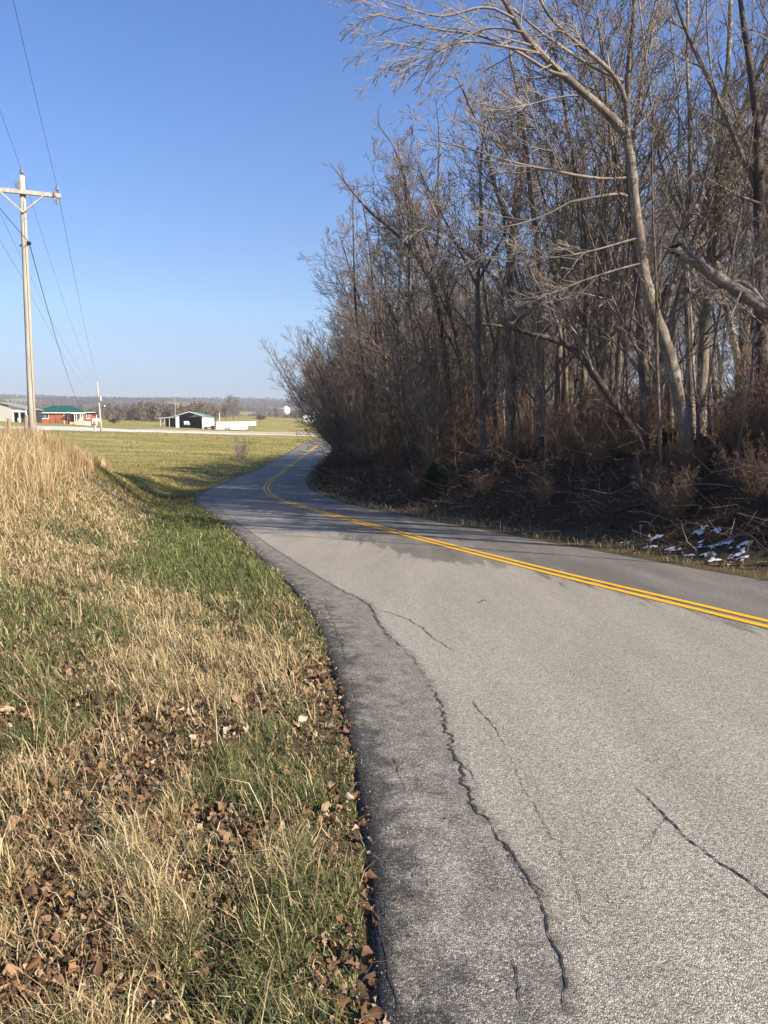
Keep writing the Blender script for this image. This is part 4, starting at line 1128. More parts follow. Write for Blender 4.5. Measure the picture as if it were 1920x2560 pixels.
# forest floor
n_ = 60000
i = rg.integers(0, len(right) - 1, n_); o = rg.uniform(.6, 1, n_) ** 1 * rg.uniform(.5, 16, n_)
tt = right[np.minimum(i + 1, len(right) - 1)] - right[i]; tt /= np.hypot(tt[:, 0], tt[:, 1])[:, None] + 1e-9
xy = right[i] + np.stack([tt[:, 1], -tt[:, 0]], 1) * o[:, None]; dr = near_line(xy[:, 0], xy[:, 1], right_c)
ok = (dr > .35) & (xy[:, 1] > 4) & (xy[:, 1] < 70) & (xy[:, 0] < .6 * xy[:, 1] + 4); xy = xy[ok]
leaves("leaf_litter", xy, np.minimum(rg.gamma(3.2, .022, len(xy)), .085) * np.maximum(1, xy[:, 1] / 22), pick(len(xy), [4, 5, 2, 1, 4, .5], LEAF) * rg.uniform(.6, 1.1, (len(xy), 1)), rg.uniform(.01, .06, len(xy)), lobes=False)

# brambles, canes and fallen sticks on the wooded bank
n_ = 30000
i = rg.integers(0, len(right) - 1, n_ * 2)
o = np.where(rg.random(n_ * 2) < .6, rg.uniform(.7, 5.5, n_ * 2), rg.uniform(.9, 13, n_ * 2))
tt = right[np.minimum(i + 1, len(right) - 1)] - right[i]; tt /= np.hypot(tt[:, 0], tt[:, 1])[:, None] + 1e-9
xy = right[i] + np.stack([tt[:, 1], -tt[:, 0]], 1) * o[:, None]
dr = near_line(xy[:, 0], xy[:, 1], right_c)
ok = (dr > .7) & (xy[:, 1] > 4) & (xy[:, 1] < 92) & (xy[:, 0] < .6 * xy[:, 1] + 3); xy = xy[ok][:n_]; dr = dr[ok][:n_]; n_ = len(xy)
z = land_nc(xy[:, 0], xy[:, 1]); L = np.clip(rg.gamma(2.6, .42, n_), .2, 2.8) * np.interp(dr, [.7, 1.6, 4], [.3, .75, 1.0])
aa = rg.uniform(0, 6.28, n_); el = np.where(rg.random(n_) < .5, rg.uniform(.0, .25, n_), rg.uniform(.5, 1.5, n_)); droop = rg.uniform(.0, 1.0, n_) * np.sin(el)
ts = np.linspace(0, 1, 5)
wv = rg.normal(0, .05, (n_, 5, 3)) * L[:, None, None]; wv[:, 0] = 0
hx = np.cos(el) * L; hz = np.sin(el) * L
P3 = np.stack([xy[:, :1] + (np.cos(aa) * hx)[:, None] * ts + (np.cos(aa) * droop * L * .5)[:, None] * ts ** 2, xy[:, 1:] + (np.sin(aa) * hx)[:, None] * ts + (np.sin(aa) * droop * L * .5)[:, None] * ts ** 2,
               (z + .03)[:, None] + hz[:, None] * ts - (droop * L * .55)[:, None] * ts ** 2], -1) + wv
rad = (rg.uniform(.0035, .0085, n_) * np.maximum(1, np.hypot(xy[:, 0], xy[:, 1]) / 16))[:, None] * np.linspace(1, .45, 5)
v, lp, st = tubes_mesh([(P3[i_].tolist(), rad[i_].tolist(), 3) for i_ in range(n_)])
cc = np.repeat(pick(n_, [3, 3, 2, 1], [(.10, .062, .042), (.09, .066, .048), (.15, .112, .08), (.27, .22, .17)]) * rg.uniform(.7, 1.2, (n_, 1)), 15, 0)
tag(mesh_np("undergrowth", v, lp, st, M['twig_tint'], col=cc), kind='stuff')

# ------------------------------------------------------------------ snow, logs and sticks on the bank
gx, gy = np.meshgrid(np.arange(3.4, 9.5, .022), np.arange(8.2, 16.5, .022), indexing='ij')
fld_ = np.zeros(gx.shape)
for px, py, w_ in [(1453, 1336, .14), (1632, 1350, .12), (1650, 1346, .08), (1693, 1372, .17), (1750, 1331, .12), (1785, 1328, .13), (1815, 1328, .13), (1795, 1366, .14), (1822, 1367, .14), (1846, 1371, .16), (1765, 1390, .15), (1790, 1395, .17), (1780, 1404, .12),
                   (1818, 1413, .13), (1624, 1372, .11), (1745, 1370, .11), (1768, 1370, .10), (1840, 1392, .12), (1560, 1360, .10), (1752, 1354, .09), (1410, 1331, .09), (1862, 1400, .10), (1720, 1392, .08)]:
    q_ = at_px(px, py); fld_ = np.maximum(fld_, np.exp(-(((gx - q_[0]) / (w_ * 1.5)) ** 2 + ((gy - q_[1]) / (w_ * 1.3)) ** 2)))
fld_ = fld_ * np.clip(.55 + 3.4 * (fbm(gx * 8, gy * 11, 141, 4) - .5), 0, 1.3)
hgt_ = fld_ - .52; keep_ = hgt_ > -.05
zz = land_nc(gx, gy) + np.clip(hgt_, -.05, .4) * .045 + .022 + .006 * vnoise(gx * 30, gy * 30, 4)
ids = np.arange(gx.size).reshape(gx.shape)
cell = keep_[:-1, :-1] & keep_[1:, :-1] & keep_[1:, 1:] & keep_[:-1, 1:]
Q = np.stack([ids[:-1, :-1][cell], ids[1:, :-1][cell], ids[1:, 1:][cell], ids[:-1, 1:][cell]], 1)
used_, inv_ = np.unique(Q, return_inverse=True)
tag(mesh_np("snow", np.column_stack([gx.ravel(), gy.ravel(), zz.ravel()])[used_], inv_.ravel(), np.arange(len(Q)) * 4, M['snow'], smooth=True), kind='stuff')
def log_between(name, label, a, b_, r0, r1, mat, seed, stubs=2, group=None, sag=.05):
    """a fallen stem between two photo pixels lying on the bank"""
    A, B_ = Vector(at_px(*a)), Vector(at_px(*b_)); R = random.Random(seed)
    n_ = 9; pts = []
    for i_ in range(n_ + 1):
        t = i_ / n_; p = A.lerp(B_, t); p += Vector((R.gauss(0, .025), R.gauss(0, .025), 0)); g_ = gz(p.x, p.y)
        p.z = max(g_ + .5 * r0, A.z + (B_.z - A.z) * t + r0 * .9 + sag * math.sin(math.pi * t)); pts.append(p - A)
    rad = [r0 + (r1 - r0) * i_ / n_ for i_ in range(n_ + 1)]
    mb = MB().tube(pts, [k_ * R.uniform(.9, 1.1) for k_ in rad], 8)
    for _ in range(stubs):
        t = R.uniform(.2, .9); p = pts[int(t * n_)]; d = Vector((R.gauss(0, 1), R.gauss(0, 1), R.uniform(.3, 1.2))).normalized() * R.uniform(.15, .6)
        mb.tube([p, p + d * .6, p + d + Vector((0, 0, .03))], [r1 * .6, r1 * .45, .004], 6)
    o = mb.build(name, mat, smooth=True); o.location = A
    return tag(o, label, 'fallen branch', group)
log_between("fallen_log", "long grey fallen log lying slantwise up the dark bank above the snow", (1530, 1285), (1800, 1225), .06, .035, M['bark_dark'], 1)
log_between("fallen_branch", "pale fallen branch lying beside the snow at the right edge", (1790, 1365), (1888, 1338), .03, .02, M['bark_pale'], 2, 3)
log_between("fallen_branch", "short pale bent stick lying on the bank left of the snow", (1598, 1307), (1632, 1318), .016, .012, M['twig_pale'], 3, 1)
log_between("fallen_branch", "thin pale pole leaning low over the leaf litter in mid bank", (1690, 1217), (1830, 1219), .018, .010, M['twig_pale'], 4, 2)
log_between("fallen_branch", "slim grey branch lying level between the snow and the long log", (1660, 1323), (1745, 1312), .025, .015, M['bark'], 5, 3)

# ------------------------------------------------------------------ power line
brick = nt('red_brick'); M['brick'] = brick[0]; _, n, l, b = brick
tc = n.new("ShaderNodeTexCoord"); bt = n.new("ShaderNodeTexBrick"); mp = n.new("ShaderNodeMapping"); mp.inputs["Rotation"].default_value = (math.pi / 2, 0, 0)
l.new(tc.outputs["Object"], mp.inputs[0]); l.new(mp.outputs[0], bt.inputs[0]); bt.inputs["Scale"].default_value = 4.2
bt.inputs["Color1"].default_value = (.36, .095, .05, 1); bt.inputs["Color2"].default_value = (.27, .065, .035, 1); bt.inputs["Mortar"].default_value = (.36, .26, .20, 1)
bt.inputs["Mortar Size"].default_value = .012; l.new(bt.outputs[0], b.inputs["Base Color"])
def metal_roof(name, c1, c2, axis=0):
    m, n, l, b = nt(name)
    tc = n.new("ShaderNodeTexCoord"); wv = n.new("ShaderNodeTexWave"); wv.bands_direction = 'XYZ'[axis]; wv.inputs["Scale"].default_value = 1.6
    l.new(tc.outputs["Object"], wv.inputs[0]); r = ramp(n, [(.80, c1), (.95, c2)]); l.new(wv.outputs[0], r.inputs[0]); l.new(r.outputs[0], b.inputs["Base Color"])
    b.inputs["Roughness"].default_value = .5; bump(n, l, b, wv.outputs[0], .3, .02); return m
M['green_roof'] = metal_roof('green_metal_roof', (.012, .075, .055), (.02, .10, .075))
M['grey_roof'] = metal_roof('grey_green_metal_roof', (.24, .26, .21), (.29, .31, .26))
M['barn_roof'] = metal_roof('pale_green_metal_roof', (.08, .22, .15), (.11, .27, .19), 1)
M['siding'] = mat_noise('pale_beige_siding', (.52, .50, .44), (.62, .60, .53), .6, .7, (1, 1, 6))
M['stone'] = mat_noise('tan_stone', (.40, .32, .22), (.56, .47, .35), 3, .9)
M['truck'] = mat_noise('silver_truck_paint', (.55, .57, .56), (.64, .65, .64), .8, .3)
M['wood_brown'] = mat_noise('brown_timber', (.16, .08, .05), (.24, .13, .08), 5, .85)
M['red'] = mat_noise('faded_red_paint', (.40, .07, .05), (.50, .10, .07), 3, .6)

def utility_pole(name, label, X, Y, top_z, r0, r1, arm_dir, arm_half, cross=True, lean=(0, 0)):
    g_ = gz(X, Y); H = top_z - g_
    root = empty(name, (X, Y, g_), 0, label, 'utility pole')
    pts = [(lean[0] * t, lean[1] * t, -.4 + (H + .4) * t) for t in (0, .25, .5, .75, 1)]
    MB().tube(pts, [r0 + (r1 - r0) * t for t in (0, .25, .5, .75, 1)], 12).build("post", M['wood_pole'], root, smooth=True)
    return root, H, g_
PX, PY = px_at(83, 1117, 28).x, 28.0
line_d = Vector((-54.5 - PX, 138.0 - PY, 0)).normalized()          # towards the second pole
arm = Vector((line_d.y, -line_d.x, 0))                              # along the crossarm, to the right
top = px_at(48, 440, 28)
rootP, HP, gP = utility_pole("utility_pole", "tall weathered wooden utility pole with a crossarm, on the grassy bank", PX, PY, top.z, .148, .100, arm, 1.3, lean=(top.x - PX + .10, 0))
tx = top.x - PX + .10
za = HP - .62
aR = math.atan2(arm.y, arm.x)
def bar_between(mb, a, b_, wx, wz):
    a = Vector(a); b_ = Vector(b_); d = (b_ - a); L_ = d.length; d.normalize()
    u = d.cross(Vector((0, 0, 1))).normalized(); v = u.cross(d)
    vs = [tuple(p + u * sx * wx / 2 + v * sz * wz / 2) for p in (a, b_) for sx, sz in ((-1, -1), (1, -1), (1, 1), (-1, 1))]
    mb.add(vs, [(3, 2, 1, 0), (4, 5, 6, 7), (0, 1, 5, 4), (1, 2, 6, 5), (2, 3, 7, 6), (3, 0, 4, 7)])
cen = Vector((tx * .94, 0, za)) - line_d * .16
mb = MB(); bar_between(mb, cen - arm * 1.38, cen + arm * 1.32, .10, .15); crossarm = mb.build("crossarm", M['wood_pole'], rootP, .008)
for sgn in (-1, 1):
    mb = MB(); bar_between(mb, cen + arm * sgn * .72 - Vector((0, 0, .08)) - line_d * .06, cen - Vector((0, 0, .72)) + line_d * .0, .04, .05); mb.build("brace", M['wood_pole'], rootP)
ins_prof = [(.018, 0), (.018, .10), (.055, .11), (.075, .15), (.05, .19), (.06, .21), (.045, .26), (.0, .27)]
tops = {}
for nm, off_, dz in (("a", -1.22, .075), ("b", 1.20, .075)):
    p = cen + arm * off_ + Vector((0, 0, dz))
    o = MB().lathe(ins_prof, 0, 0, 12).build("insulator", M['ceramic'], crossarm, smooth=True); o.location = p; tops[nm] = Vector((PX, PY, gP)) + p + Vector((0, 0, .23))
p = Vector((tx, 0, HP - .02)); o = MB().lathe(ins_prof, 0, 0, 12).build("insulator", M['ceramic'], rootP, smooth=True); o.location = p; tops['c'] = Vector((PX, PY, gP)) + p + Vector((0, 0, .23))
MB().box(-.05, .05, -.24, -.10, -.35, -.05).tube([(-.02, -.17, -.35), (-.10, -.20, -.20), (-.12, -.22, .02)], .02, 6).build("cutout", M['ceramic'], rootP).location = (tx - .05, 0, HP - .22)
MB().tube([(0, 0, -.22), (0, 0, .14)], .035, 8).box(-.05, .05, -.05, .05, -.02, .03).build("arrester", M['ceramic'], crossarm).location = cen + arm * 1.10 - Vector((0, 0, .05)) - line_d * .10
MB().tube([(0, 0, -.30), (0, 0, -.05)], [.045, .03], 8).build("hanging_insulator", M['ceramic'], crossarm).location = cen + arm * 1.18
zc = HP - 2.42
mb = MB().tube([(tx * .78 - .19, 0, zc - .10), (tx * .78, 0, zc), (tx * .78 + .17, -.02, zc - .02)], .03, 8); mb.box(tx * .78 + .10, tx * .78 + .22, -.07, .05, zc - .06, zc + .05); mb.build("cable_clamp", M['cable'], rootP)
MB().tube([(tx * .3 + .10, -.09, .8), (tx * .5 + .08, -.10, 3.5), (tx * .9 + .06, -.09, HP - .9)], .012, 6).build("ground_wire", M['wire'], rootP)
MB().box(-.19, -.07, -.24, -.14, -.3, .62).box(.08, .16, -.26, -.16, -.3, .50).build("stub", M['wood_old'], rootP, .01)
MB().tube([(-.2, -.2, .40), (0, -.245, .36), (.2, -.2, .44), (.22, .1, .42), (0, .22, .40), (-.22, .1, .40), (-.2, -.2, .40)], .022, 6).build("band", M['steel'], rootP)

P2 = Vector((px_at(254, 1079, 138).x, 138.0, 0)); g2 = gz(P2.x, P2.y)
top2 = px_at(241, 952, 138)
root2, H2, _ = utility_pole("utility_pole", "pale leaning utility pole without a crossarm, beside the farm drive", P2.x, P2.y, top2.z, .20, .14, arm, 0, lean=(top2.x - P2.x + .1, 0))
lx2 = top2.x - P2.x + .1
MB().lathe([(.0, 0), (.24, .0), (.26, .1), (.26, .8), (.2, .92), (0, .95)], 0, 0, 14).build("transformer", M['steel'], root2, smooth=True).location = (lx2 * .62 + .38, -.1, H2 * .60)
MB().tube([(0, 0, 0), (.35, -.1, .12), (.95, -.25, .08)], .03, 6).lathe([(.0, -.12), (.16, -.1), (.12, .04), (0, .07)], .95, -.25, 10).build("lamp_arm", M['steel'], root2).location = (lx2 * .5 + .15, 0, H2 * .51)
MB().lathe(ins_prof, 0, 0, 10).build("insulator", M['ceramic'], root2).location = (lx2, 0, H2 - .02)

def wire(name, label, a, b_, sag, r, mat, n_=28):
    a, b_ = Vector(a), Vector(b_)
    pts = [a.lerp(b_, i_ / n_) - Vector((0, 0, 4 * sag * (i_ / n_) * (1 - i_ / n_))) - a for i_ in range(n_ + 1)]
    # a wire over 100 m away needs no more thickness than this to show
    o = MB().tube(pts, r * .72, 6).build(name, mat); o.location = a
    return tag(o, label, 'power line', 'overhead wires of the power line')
T2p = Vector((P2.x + lx2, P2.y, g2 + H2))
back = -line_d * 85 + Vector((0, 0, 3.6))
wire("wire", "thin wire from the crossarm's right end to the far leaning pole", tops['b'], T2p + arm * .35 + Vector((0, 0, -.05)), 1.4, .011, M['wire'])
wire("wire", "thin wire from the pole's top insulator to the far leaning pole", tops['c'], T2p + Vector((0, 0, .2)), 1.7, .009, M['wire'])
wire("wire", "thin wire from the crossarm's left end to the far leaning pole", tops['a'], T2p - arm * .35 + Vector((0, 0, -.3)), 1.9, .009, M['wire'])
wire("wire", "thin wire rising from the crossarm's right end to the top left of the sky", tops['b'], tops['b'] + back, 1.1, .008, M['wire'])
wire("wire", "thin wire rising from the pole's top to the left edge", tops['c'], tops['c'] + back, 1.1, .008, M['wire'])
wire("wire", "thin wire leaving the crossarm's left end towards the viewer", tops['a'], tops['a'] + back, 1.1, .008, M['wire'])
cl = Vector((PX + tx * .78 + .19, PY - .05, gP + zc))
wire("cable", "thick black cable sagging from the pole's clamp down towards the farm", cl, (P2.x - 2.2, P2.y - 3, g2 + 5.3), 1.9, .020, M['cable'])
wire("cable", "thick black cable running from the pole's clamp up to the left edge", cl, cl - line_d * 60 + Vector((-6, 0, 3.0)), .8, .016, M['cable'])
wire("wire", "faint lower wire passing behind the pole to the far leaning pole", Vector((PX - .2, PY + .2, gP + HP - 3.6)), T2p + Vector((0, 0, -2.4)), 1.6, .008, M['wire'])
wire("wire", "faint lower wire from behind the pole up to the left edge", Vector((PX - .2, PY + .2, gP + HP - 3.6)), Vector((PX - .2, PY + .2, gP + HP - 3.6)) + back, 1.0, .008, M['wire'])
for (px, py, Y, h_, lab) in ((66, 1112, 27.4, 1.15, "weathered split fence post standing against the utility pole's foot"), (22, 1100, 27.0, 1.0, "grey fence post in the tall grass at the left edge")):
    v = px_at(px, py, Y); g_ = gz(v.x, v.y); R = random.Random(px)
    MBo = MB().tube([(0, 0, -.3), (.02, 0, h_ * .5), (.05, .02, h_)], [.085, .08, .065], 8)
    o = MBo.build("fence_post", M['wood_old']); o.location = (v.x, v.y, g_); tag(o, lab, 'fence post')

# ------------------------------------------------------------------ the farm
def windowed(parent, x, z, w_, h_, y, frame_m=None):
    fr = MB().box(x - w_ / 2, x + w_ / 2, y - .05, y + .02, z, z + .10).box(x - w_ / 2, x + w_ / 2, y - .05, y + .02, z + h_ - .10, z + h_)
    fr.box(x - w_ / 2, x - w_ / 2 + .10, y - .05, y + .02, z + .10, z + h_ - .10).box(x + w_ / 2 - .10, x + w_ / 2, y - .05, y + .02, z + .10, z + h_ - .10).box(x - .04, x + .04, y - .05, y + .02, z + .10, z + h_ - .10)
    fr.box(x - w_ / 2 - .08, x + w_ / 2 + .08, y - .09, y + .02, z - .10, z - .003)
    wd_ = fr.build("window", frame_m or M['white'], parent)
    MB().box(x - w_ / 2 + .10, x + w_ / 2 - .10, y - .015, y + .01, z + .10, z + h_ - .10).build("pane", M['glass'], wd_)
    return wd_
def hip(mb, x0, x1, y0, y1, z, h_, ins):
    ym = (y0 + y1) / 2
    mb.add([(x0, y0, z), (x1, y0, z), (x1, y1, z), (x0, y1, z), (x0 + ins, ym, z + h_), (x1 - ins, ym, z + h_)], [(0, 1, 5, 4), (1, 2, 5), (2, 3, 4, 5), (3, 0, 4), (3, 2, 1, 0)])
HY = 203.0; hs_ = HY / F * .2893            # metres per pixel of the enlarged farm view
hc = px_at(0 + .2893 * 555, 1060, HY); HX = hc.x
def hx(c): return (c - 555) * hs_            # x of a column of that view
gh = max(gz(HX + a, HY + b_) for a in (-6, 0, 6) for b_ in (0, 8))
house = empty("brick_house", (HX, HY, gh), math.atan2(-HX, HY) * .55, "red brick ranch house with a green hip roof and white trim", "house")
MB().box(hx(322), hx(722), 0, 9, -.8, 2.75).box(hx(722), hx(775), 1.5, 7.8, -.8, 2.95).build("wall", M['brick'], house)
mb = MB(); hip(mb, hx(300), hx(735), -.55, 9.55, 2.80, 2.15, 4.6); roof = mb.build("roof", M['green_roof'], house)
mb = MB(); hip(mb, hx(690), hx(806), .9, 8.4, 3.02, .95, 2.0); mb.build("roof", M['green_roof'], house)
MB().box(hx(300), hx(735), -.62, -.56, 2.62, 2.82).box(hx(692), hx(806), .80, .88, 2.90, 3.06).build("fascia", M['white'], house)
MB().box(hx(480), hx(495), 4.2, 5.0, 4.4, 5.35).build("chimney", M['brick'], roof)
MB().tube([(hx(439), 5.0, 3.5), (hx(439), 5.0, 6.2)], .05, 6).build("antenna_mast", M['dark'], roof)
windowed(house, hx(405), 1.15, 1.95, 1.5, 0); windowed(house, hx(592), 1.2, .7, 1.4, 0); windowed(house, hx(743), 1.25, .95, 1.55, 1.5)
porch = MB().box(hx(612), hx(718), -2.3, -.003, -.5, .12).build("porch", M['stone'], house)
mb = MB()
for c in (652, 668, 700, 716): mb.box(hx(c) - .09, hx(c) + .09, -2.2, -2.02, .12, 2.45)
mb.build("porch_column", M['white'], porch)
MB().prism_y([(hx(596), 2.95), (hx(596), 2.75), (hx(640), 2.46), (hx(725), 2.42), (hx(725), 2.62), (hx(640), 2.68)], -2.4, -.63).build("porch_roof", M['white'], porch)
MB().box(hx(622), hx(648), -.06, -.003, .12, 2.25).build("door", M['dark'], house)
MB().box(hx(672), hx(696), -.07, -.004, .3, 2.2).build("storm_door", M['white'], house)
MB().tube([(hx(556), -.12, -.3), (hx(556), -.12, 2.6)], .07, 6).build("downspout", M['white'], house)
mb = MB()
for i_, c in enumerate((452, 462, 500, 512, 520, 545, 585, 600)): mb.tube([(hx(c), -.5, -.3), (hx(c) + .05, -.5, .5 + .5 * (i_ % 3)), (hx(c) - .05, -.5, .9 + .7 * (i_ % 3))], [.09, .06, .02], 5)
sb = mb.build("bare_shrub", M['twig_red']); sb.location = house.location; sb.rotation_euler = house.rotation_euler; tag(sb, "low bare reddish shrubs against the brick house's front wall", "shrub")
pl = MB().box(hx(664), hx(746), -5.0, -3.2, -.8, .45).build("planter", M['stone'], None, .06); pl.location = house.location; pl.rotation_euler = house.rotation_euler; tag(pl, "low tan stone planter in front of the brick house's porch", "planter")
lp_ = MB().box(hx(748), hx(790), -4.3, -4.1, -.8, .25).build("low_wall", M['white'], None); lp_.location = house.location; lp_.rotation_euler = house.rotation_euler; tag(lp_, "low white wall right of the stone planter by the house", "wall")
mb = MB()
for k_ in range(2):
    x0 = hx(784) + k_ * 1.15
    for i_ in range(5): mb.box(x0 + i_ * .19, x0 + i_ * .19 + .13, .0, .05, .05, 1.35 - .06 * abs(i_ - 2))
    mb.box(x0 - .02, x0 + .92, -.55, 0, .42, .50)
    for sx in (0, .82): mb.box(x0 + sx, x0 + sx + .1, -.55, -.45, -.3, .42); mb.box(x0 + sx, x0 + sx + .1, -.04, .06, -.3, .42)
ch = mb.build("garden_bench", M['white']); ch.location = house.location; ch.rotation_euler = house.rotation_euler; tag(ch, "white slatted wooden garden seat at the brick house's right end", "garden seat")
p_ = px_at(242, 1057, 200); o = MB().box(-.09, .09, -.05, .05, -.3, 2.9).build("white_post", M['white']); o.location = (p_.x, 200, gz(p_.x, 200)); tag(o, "upright white post between the garden seat and the leaning pole", "post")

# open-fronted garage at the left edge
gcx = px_at(32, 1066, 192); GX, GY = gcx.x, 192.0
gg = max(gz(GX - 3, GY), gz(GX + 4, GY + 4), gz(GX, GY))
garage = empty("garage", (GX, GY, gg), math.radians(-9), "pale sided garage with a grey roof and open white bays at the left edge", "garage")
# corner of gable end and open side stands at local (0, 0); the gable end runs left, the open side runs right and back
MB().prism_y([(-9.0, -.9), (0, -.9), (0, 3.15), (-4.5, 4.9), (-9.0, 3.15)], 0, .25).build("gable_wall", M['siding'], garage)
MB().box(-9, -8.8, .25, 7, -.9, 3.15).box(-8.8, 3.6, 6.75, 7, -.9, 3.1).build("wall", M['siding'], garage)
MB().prism_y([(-9.4, 3.05), (-4.5, 4.96), (4.25, 3.0), (4.25, 3.14), (-4.5, 5.12), (-9.4, 3.2)], -.3, 7.3).build("roof", M['grey_roof'], garage)
mb = MB().box(.003, 4.1, .0, .22, 2.30, 2.95)
for c in (0.01, 1.85, 3.75): mb.box(c, c + .34, .02, .24, -.9, 2.297)
mb.build("bay_frame", M['white'], garage)
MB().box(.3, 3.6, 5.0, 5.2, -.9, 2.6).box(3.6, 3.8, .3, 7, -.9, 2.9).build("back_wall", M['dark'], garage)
mb = MB()
for x_, w_, h_ in ((.6, .8, 1.0), (1.3, .6, .7), (2.4, .8, .9), (3.2, .4, 1.2)): mb.box(x_, x_ + w_, 1.2, 1.9, -.6, h_); mb.box(x_ + .1, x_ + w_ - .1, 1.0, 1.19, .1, h_ * .7)
cl_ = mb.build("stored_goods", M['white_metal'], None, .04); cl_.location = garage.location; cl_.rotation_euler = garage.rotation_euler; tag(cl_, "pale clutter stored inside the garage's open bays", "clutter")

# machine barn
BY = 262.0; bs = BY / F * .2893
bc = px_at(380 + .2893 * 322, 1074, BY); BX = bc.x
def bx_(c): return (c - 322) * bs
gb_ = max(gz(BX + a, BY + b_) for a in (-10, 0, 5) for b_ in (0, 8))
barn = empty("barn", (BX, BY, gb_), math.radians(-1), "open fronted machine barn with a green metal roof and white posts", "barn")
ev, ap, BL = 3.55, 5.05, 15.5
MB().box(bx_(207), bx_(236), 0, .2, -1, ev).build("front_panel", M['white'], barn)
MB().box(bx_(434), bx_(448), 0, .35, -1, ev).build("corner_post", M['white'], barn)
MB().box(bx_(448) - .25, bx_(448), .353, BL, -1, ev).build("side_wall", M['siding'], barn)
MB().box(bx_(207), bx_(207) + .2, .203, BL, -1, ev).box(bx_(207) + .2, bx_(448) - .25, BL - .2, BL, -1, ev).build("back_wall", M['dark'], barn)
xm = bx_(327)
MB().prism_y([(bx_(200), ev - .12), (xm, ap), (bx_(455), ev - .12), (bx_(455), ev + .02), (xm, ap + .16), (bx_(200), ev + .02)], -.4, BL + .3).build("roof", M['barn_roof'], barn)
MB().prism_y([(bx_(199), ev - .14), (xm, ap - .02), (bx_(456), ev - .14), (bx_(456), ev + .03), (xm, ap + .18), (bx_(199), ev + .03)], -.46, -.402).build("barge_board", M['white'], barn)
MB().prism_y([(bx_(66), 2.72), (bx_(199), 3.25), (bx_(199), 3.42), (bx_(66), 2.90)], -.3, 7).build("lean_to_roof", M['white_metal'], barn)
mb = MB()
for c in (72, 110, 150): mb.box(bx_(c), bx_(c) + .16, 0, .16, -1, 2.72)
mb.build("lean_to_post", M['siding'], barn)
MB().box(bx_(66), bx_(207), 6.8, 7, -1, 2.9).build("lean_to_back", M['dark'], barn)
tr = empty("pickup_truck", (BX + bx_(285), BY + 2.2, gb_), math.radians(20), "silver pickup truck parked nose out inside the machine barn", "pickup truck")
MB().prism_x([(-2.6, .45), (2.6, .45), (2.6, 1.05), (.9, 1.08), (.5, 1.75), (-.5, 1.78), (-1.0, 1.12), (-2.5, 1.02)], -.95, .95).build("body", M['truck'], tr, .05)
MB().prism_x([(-.93, 1.15), (.84, 1.13), (.46, 1.68), (-.46, 1.70)], -.96, .96).build("cab_window", M['glass'], tr)
MB().box(-.7, .7, -2.63, -2.56, .62, .92).build("grille", M['dark'], tr)
for x_ in (-.9, .9):
    for y_ in (-1.6, 1.6):
        o = MB().tube([(x_ - .12, y_, .38), (x_ + .12, y_, .38)], .38, 14).build("wheel", M['rubber'], tr)
        MB().tube([(x_ - .13, y_, .38), (x_ + .13, y_, .38)], .2, 12).build("rim", M['steel'], o)
    MB().box(x_ * .78 - .13, x_ * .78 + .13, -2.62, -2.57, .72, .90).build("headlight", M['white'], tr)
mb = MB().box(-1.2, 1.2, -.5, .5, .5, 1.1).box(-.5, .5, -.4, .4, 1.1, 1.9).tube([(-1.3, -.5, .5), (-1.3, .5, .5)], .5, 12).tube([(1.3, -.4, .4), (1.3, .4, .4)], .4, 12)
o = mb.build("farm_machine", M['dark'], None, .04); o.location = (BX + bx_(130), BY + 3, gb_); tag(o, "dark farm machine standing under the barn's lean-to", "machine")
mb = MB().box(-1.9, 1.0, -.6, .6, .45, .85).box(.6, 1.8, -.7, .7, .5, 1.35).tube([(-1.3, -.75, .45), (-1.3, .75, .45)], .45, 14).tube([(1.2, -.75, .5), (1.2, .75, .5)], .5, 14).box(-2.4, -1.9, -.5, .5, .5, .7)
o = mb.build("farm_implement", M['dark'], None, .04); p_ = px_at(380 + .2893 * 497, 1074, 258); o.location = (p_.x, 258, gz(p_.x, 258)); tag(o, "low dark farm implement parked between the barn and the white trailer", "implement")
# gooseneck trailer
TY = 258.0; ts_ = TY / F * .2893; tc_ = px_at(380 + .2893 * 690, 1076, TY)
def tx_(c): return (c - 690) * ts_
gt = gz(tc_.x, TY)
trl = empty("gooseneck_trailer", (tc_.x, TY, gt), math.radians(3), "long white gooseneck box trailer parked right of the barn", "trailer")
MB().prism_y([(tx_(560), .45), (tx_(818), .45), (tx_(828), 1.75), (tx_(890), 1.75), (tx_(891), 3.3), (tx_(560), 3.15)], 0, 2.5).build("box_body", M['white_metal'], trl, .03)
for c in (640, 665):
    o = MB().tube([(tx_(c), -.04, .40), (tx_(c), .25, .40)], .42, 14).build("wheel", M['rubber'], trl)
    MB().tube([(tx_(c), -.06, .40), (tx_(c), -.03, .40)], .22, 12).build("rim", M['steel'], o)
MB().prism_y([(tx_(625), .80), (tx_(680), .80), (tx_(676), .98), (tx_(629), .98)], -.10, -.003).build("fender", M['steel'], trl)
MB().tube([(tx_(870), 1.2, 1.75), (tx_(872), 1.2, .9)], .08, 8).tube([(tx_(812), .5, .45), (tx_(812), .5, .05)], .06, 8).build("hitch", M['dark'], trl)
